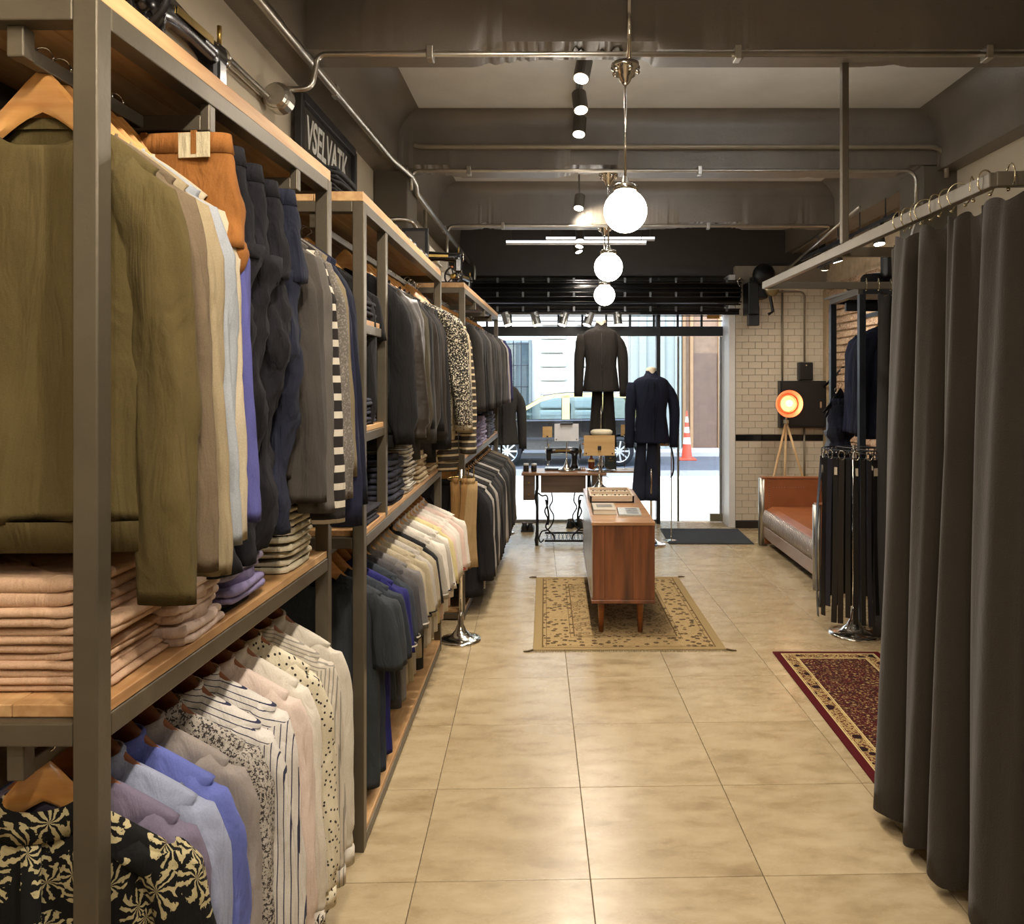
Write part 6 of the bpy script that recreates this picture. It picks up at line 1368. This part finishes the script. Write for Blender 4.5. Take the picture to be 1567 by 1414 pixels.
# car
car = thing('car', 'black and pale yellow station wagon taxi parked in the street', 'car', (.1, 16.1, -.03))
CB = plain('car_black_paint', '#0d0e11', .12, 0, .05, 4, 0, 60, .6, 0, 1.0); CY = plain('car_yellow_paint', '#d8c27a', .25, 0, .05, 4, 0, 60, None, 0, .8)
TIRE = plain('tyre_rubber', '#17171a', .8); RIM = metal('alloy_rim', '#c9ccd0', .3); CG = thin_glass('car_glass', (.62, .72, .72), 2.5)
g0 = -.03; xa, xb = -1.78, 1.95; ya, yb = 15.3, 17.0
pb_ = [(xa, .28), (xa-.04, .48), (xa+.06, .68), (xa+.55, .82), (-.95, .90), (xb-.08, .93), (xb+.02, .75), (xb+.02, .45), (xb-.08, .28)]
def arch(cx_, r_=.33):  return [(cx_+r_*math.cos(a), .20+g0+.02+max(0, r_*math.sin(a)*1.0)) for a in [PI*(k)/8 for k in range(9)]]
lowp = pb_ + [(1.25+.33, .26)] + [(1.25+.33*math.cos(PI*k/8), .26+.33*math.sin(PI*k/8)) for k in range(1, 8)] + [(1.25-.33, .26)] + [(-.956+.33, .24)] + [(-.956+.33*math.cos(PI*k/8), .25+.33*math.sin(PI*k/8)) for k in range(1, 8)] + [(-.956-.33, .25)]
MB().prism(lowp, ya, yb).build('lower_body', CB, car, bevel=.04, seg=3)
MB().box(-.62, .92, ya-.012, ya+.02, .24, .30).build('sill_trim', plain('sill_grey', '#6d7277', .5), car, bevel=.005)
MB().box(xa+.1, xb-.05, ya-.014, ya+.01, .50, .545).build('side_moulding', plain('moulding', '#2c2d30', .6), car, bevel=.004)
def gh(y, ins):  # greenhouse outline
    return [(-1.02+ins*.5, y, .885), (-.32+ins, y, 1.30), (-.02+ins, y, 1.375), (.8, y, 1.405), (1.55-ins, y, 1.36), (1.88-ins*.6, y, .92)]
roof = [[(x_, ya+.10, z_) for x_, y, z_ in gh(0, .0)], [(x_, ya+.20, z_+.03*(z_ > 1)) for x_, y, z_ in gh(0, .02)], [(x_, yb-.20, z_+.03*(z_ > 1)) for x_, y, z_ in gh(0, .02)], [(x_, yb-.10, z_) for x_, y, z_ in gh(0, 0)]]
m = MB()
for i in range(3):
    for (u, v) in ((1, 2), (2, 3), (3, 4)):
        m.add([roof[i][u], roof[i][v], roof[i+1][v], roof[i+1][u]], [(0, 1, 2, 3)])
m.build('roof', CY, car, smooth=True, solid=.03)
m = MB(); m.add([roof[1][0], roof[1][1], roof[2][1], roof[2][0]], [(0, 1, 2, 3)]); m.build('windscreen', CG, car)
m = MB(); m.add([roof[1][4], roof[1][5], roof[2][5], roof[2][4]], [(0, 1, 2, 3)]); m.build('rear_window', CG, car)
for yy, yl in ((ya+.10, ya+.01), (yb-.10, yb-.01)):
    def sd_(x_, z_): return (x_, yl+(yy-yl)*(z_-.9)/.45, z_)
    for pts, nm_, mt_ in (([(-.86, .90), (-.25, 1.28), (.13, 1.335), (.13, .91)], 'side_window', CG), ([(.28, .91), (.28, 1.34), (.90, 1.35), (.90, .92)], 'side_window', CG), ([(1.0, .92), (1.0, 1.35), (1.45, 1.32), (1.68, .93)], 'side_window', CG),
                          ([(.13, .90), (.13, 1.36), (.28, 1.37), (.28, .90)], 'door_pillar', CY), ([(.90, .9), (.90, 1.38), (1.0, 1.38), (1.0, .9)], 'door_pillar', CY), ([(-1.02, .885), (-.32, 1.30), (-.02, 1.375), (.8, 1.405), (1.55, 1.36), (1.48, 1.32), (.8, 1.345), (.0, 1.325), (-.28, 1.25), (-.90, .89)], 'roof_rail', CY), ([(1.45, 1.32), (1.55, 1.36), (1.88, .92), (1.70, .92)], 'rear_pillar', CY)):
        MB().add([sd_(*q) for q in pts], [tuple(range(len(pts)))]).build(nm_, mt_, car, solid=.012 if mt_ is not CG else 0)
MB().tube([(-.25, ya+.12, 1.37), (.2, ya+.14, 1.43), (1.2, ya+.14, 1.43), (1.5, ya+.14, 1.38)], .012, 6).build('roof_bar', plain('roof_bar_grey', '#5c6065', .4), car, smooth=True)
MB().cbox((-.72, ya-.09, .98), (.16, .14, .12)).build('mirror', CB, car, bevel=.03, seg=3)
for px_ in (.10, .86): MB().box(px_-.09, px_+.01, ya-.02, ya+.0, .80, .82).build('door_handle', CB, car, bevel=.004)
MB().box(xa-.03, xa+.05, ya+.05, ya+.30, .58, .70).build('headlight', plain('headlight', '#c9ced2', .1), car, bevel=.02)
MB().box(xb-.04, xb+.03, ya+.03, ya+.16, .65, .90).build('tail_light', plain('tail_red', '#8f1f1c', .2), car, bevel=.01)
for cx_ in (-.956, 1.25):
    for yc in (ya+.09, yb-.09):
        w_ = MB().lathe([(.21, -.09), (.285, -.085), (.295, -.05), (.295, .05), (.285, .085), (.21, .09)], (cx_, yc, .27), 32, 'y', cap=False).build('tyre', TIRE, car, smooth=True)
        MB().lathe([(.212, -.07), (.195, -.06), (.195, .05)], (cx_, yc, .27), 32, 'y', cap=False).build('rim', RIM, w_, smooth=True)
        MB().lathe([(.19, -.01), (.19, .0)], (cx_, yc, .27), 24, 'y').build('brake_disc', BLACKP, w_)
        MB().lathe([(.045, -.06), (.04, -.05), (.04, 0)], (cx_, yc, .27), 16, 'y').build('hub', RIM, w_)
        for k in range(9):
            a = 2*PI*k/9; MB().bar((cx_+.03*math.cos(a), yc-.05, .27+.03*math.sin(a)), (cx_+.205*math.cos(a), yc-.06, .27+.205*math.sin(a)), .034, .02, (0, 1, 0)).build('rim_spoke', RIM, w_, bevel=.004)
for k, x_ in enumerate((.25, .95)):
    MB().cbox((x_, ya+.5, .95), (.12, .45, .55)).build('seat', plain('car_seat', '#4c4f55', .8), car, bevel=.05, seg=3)
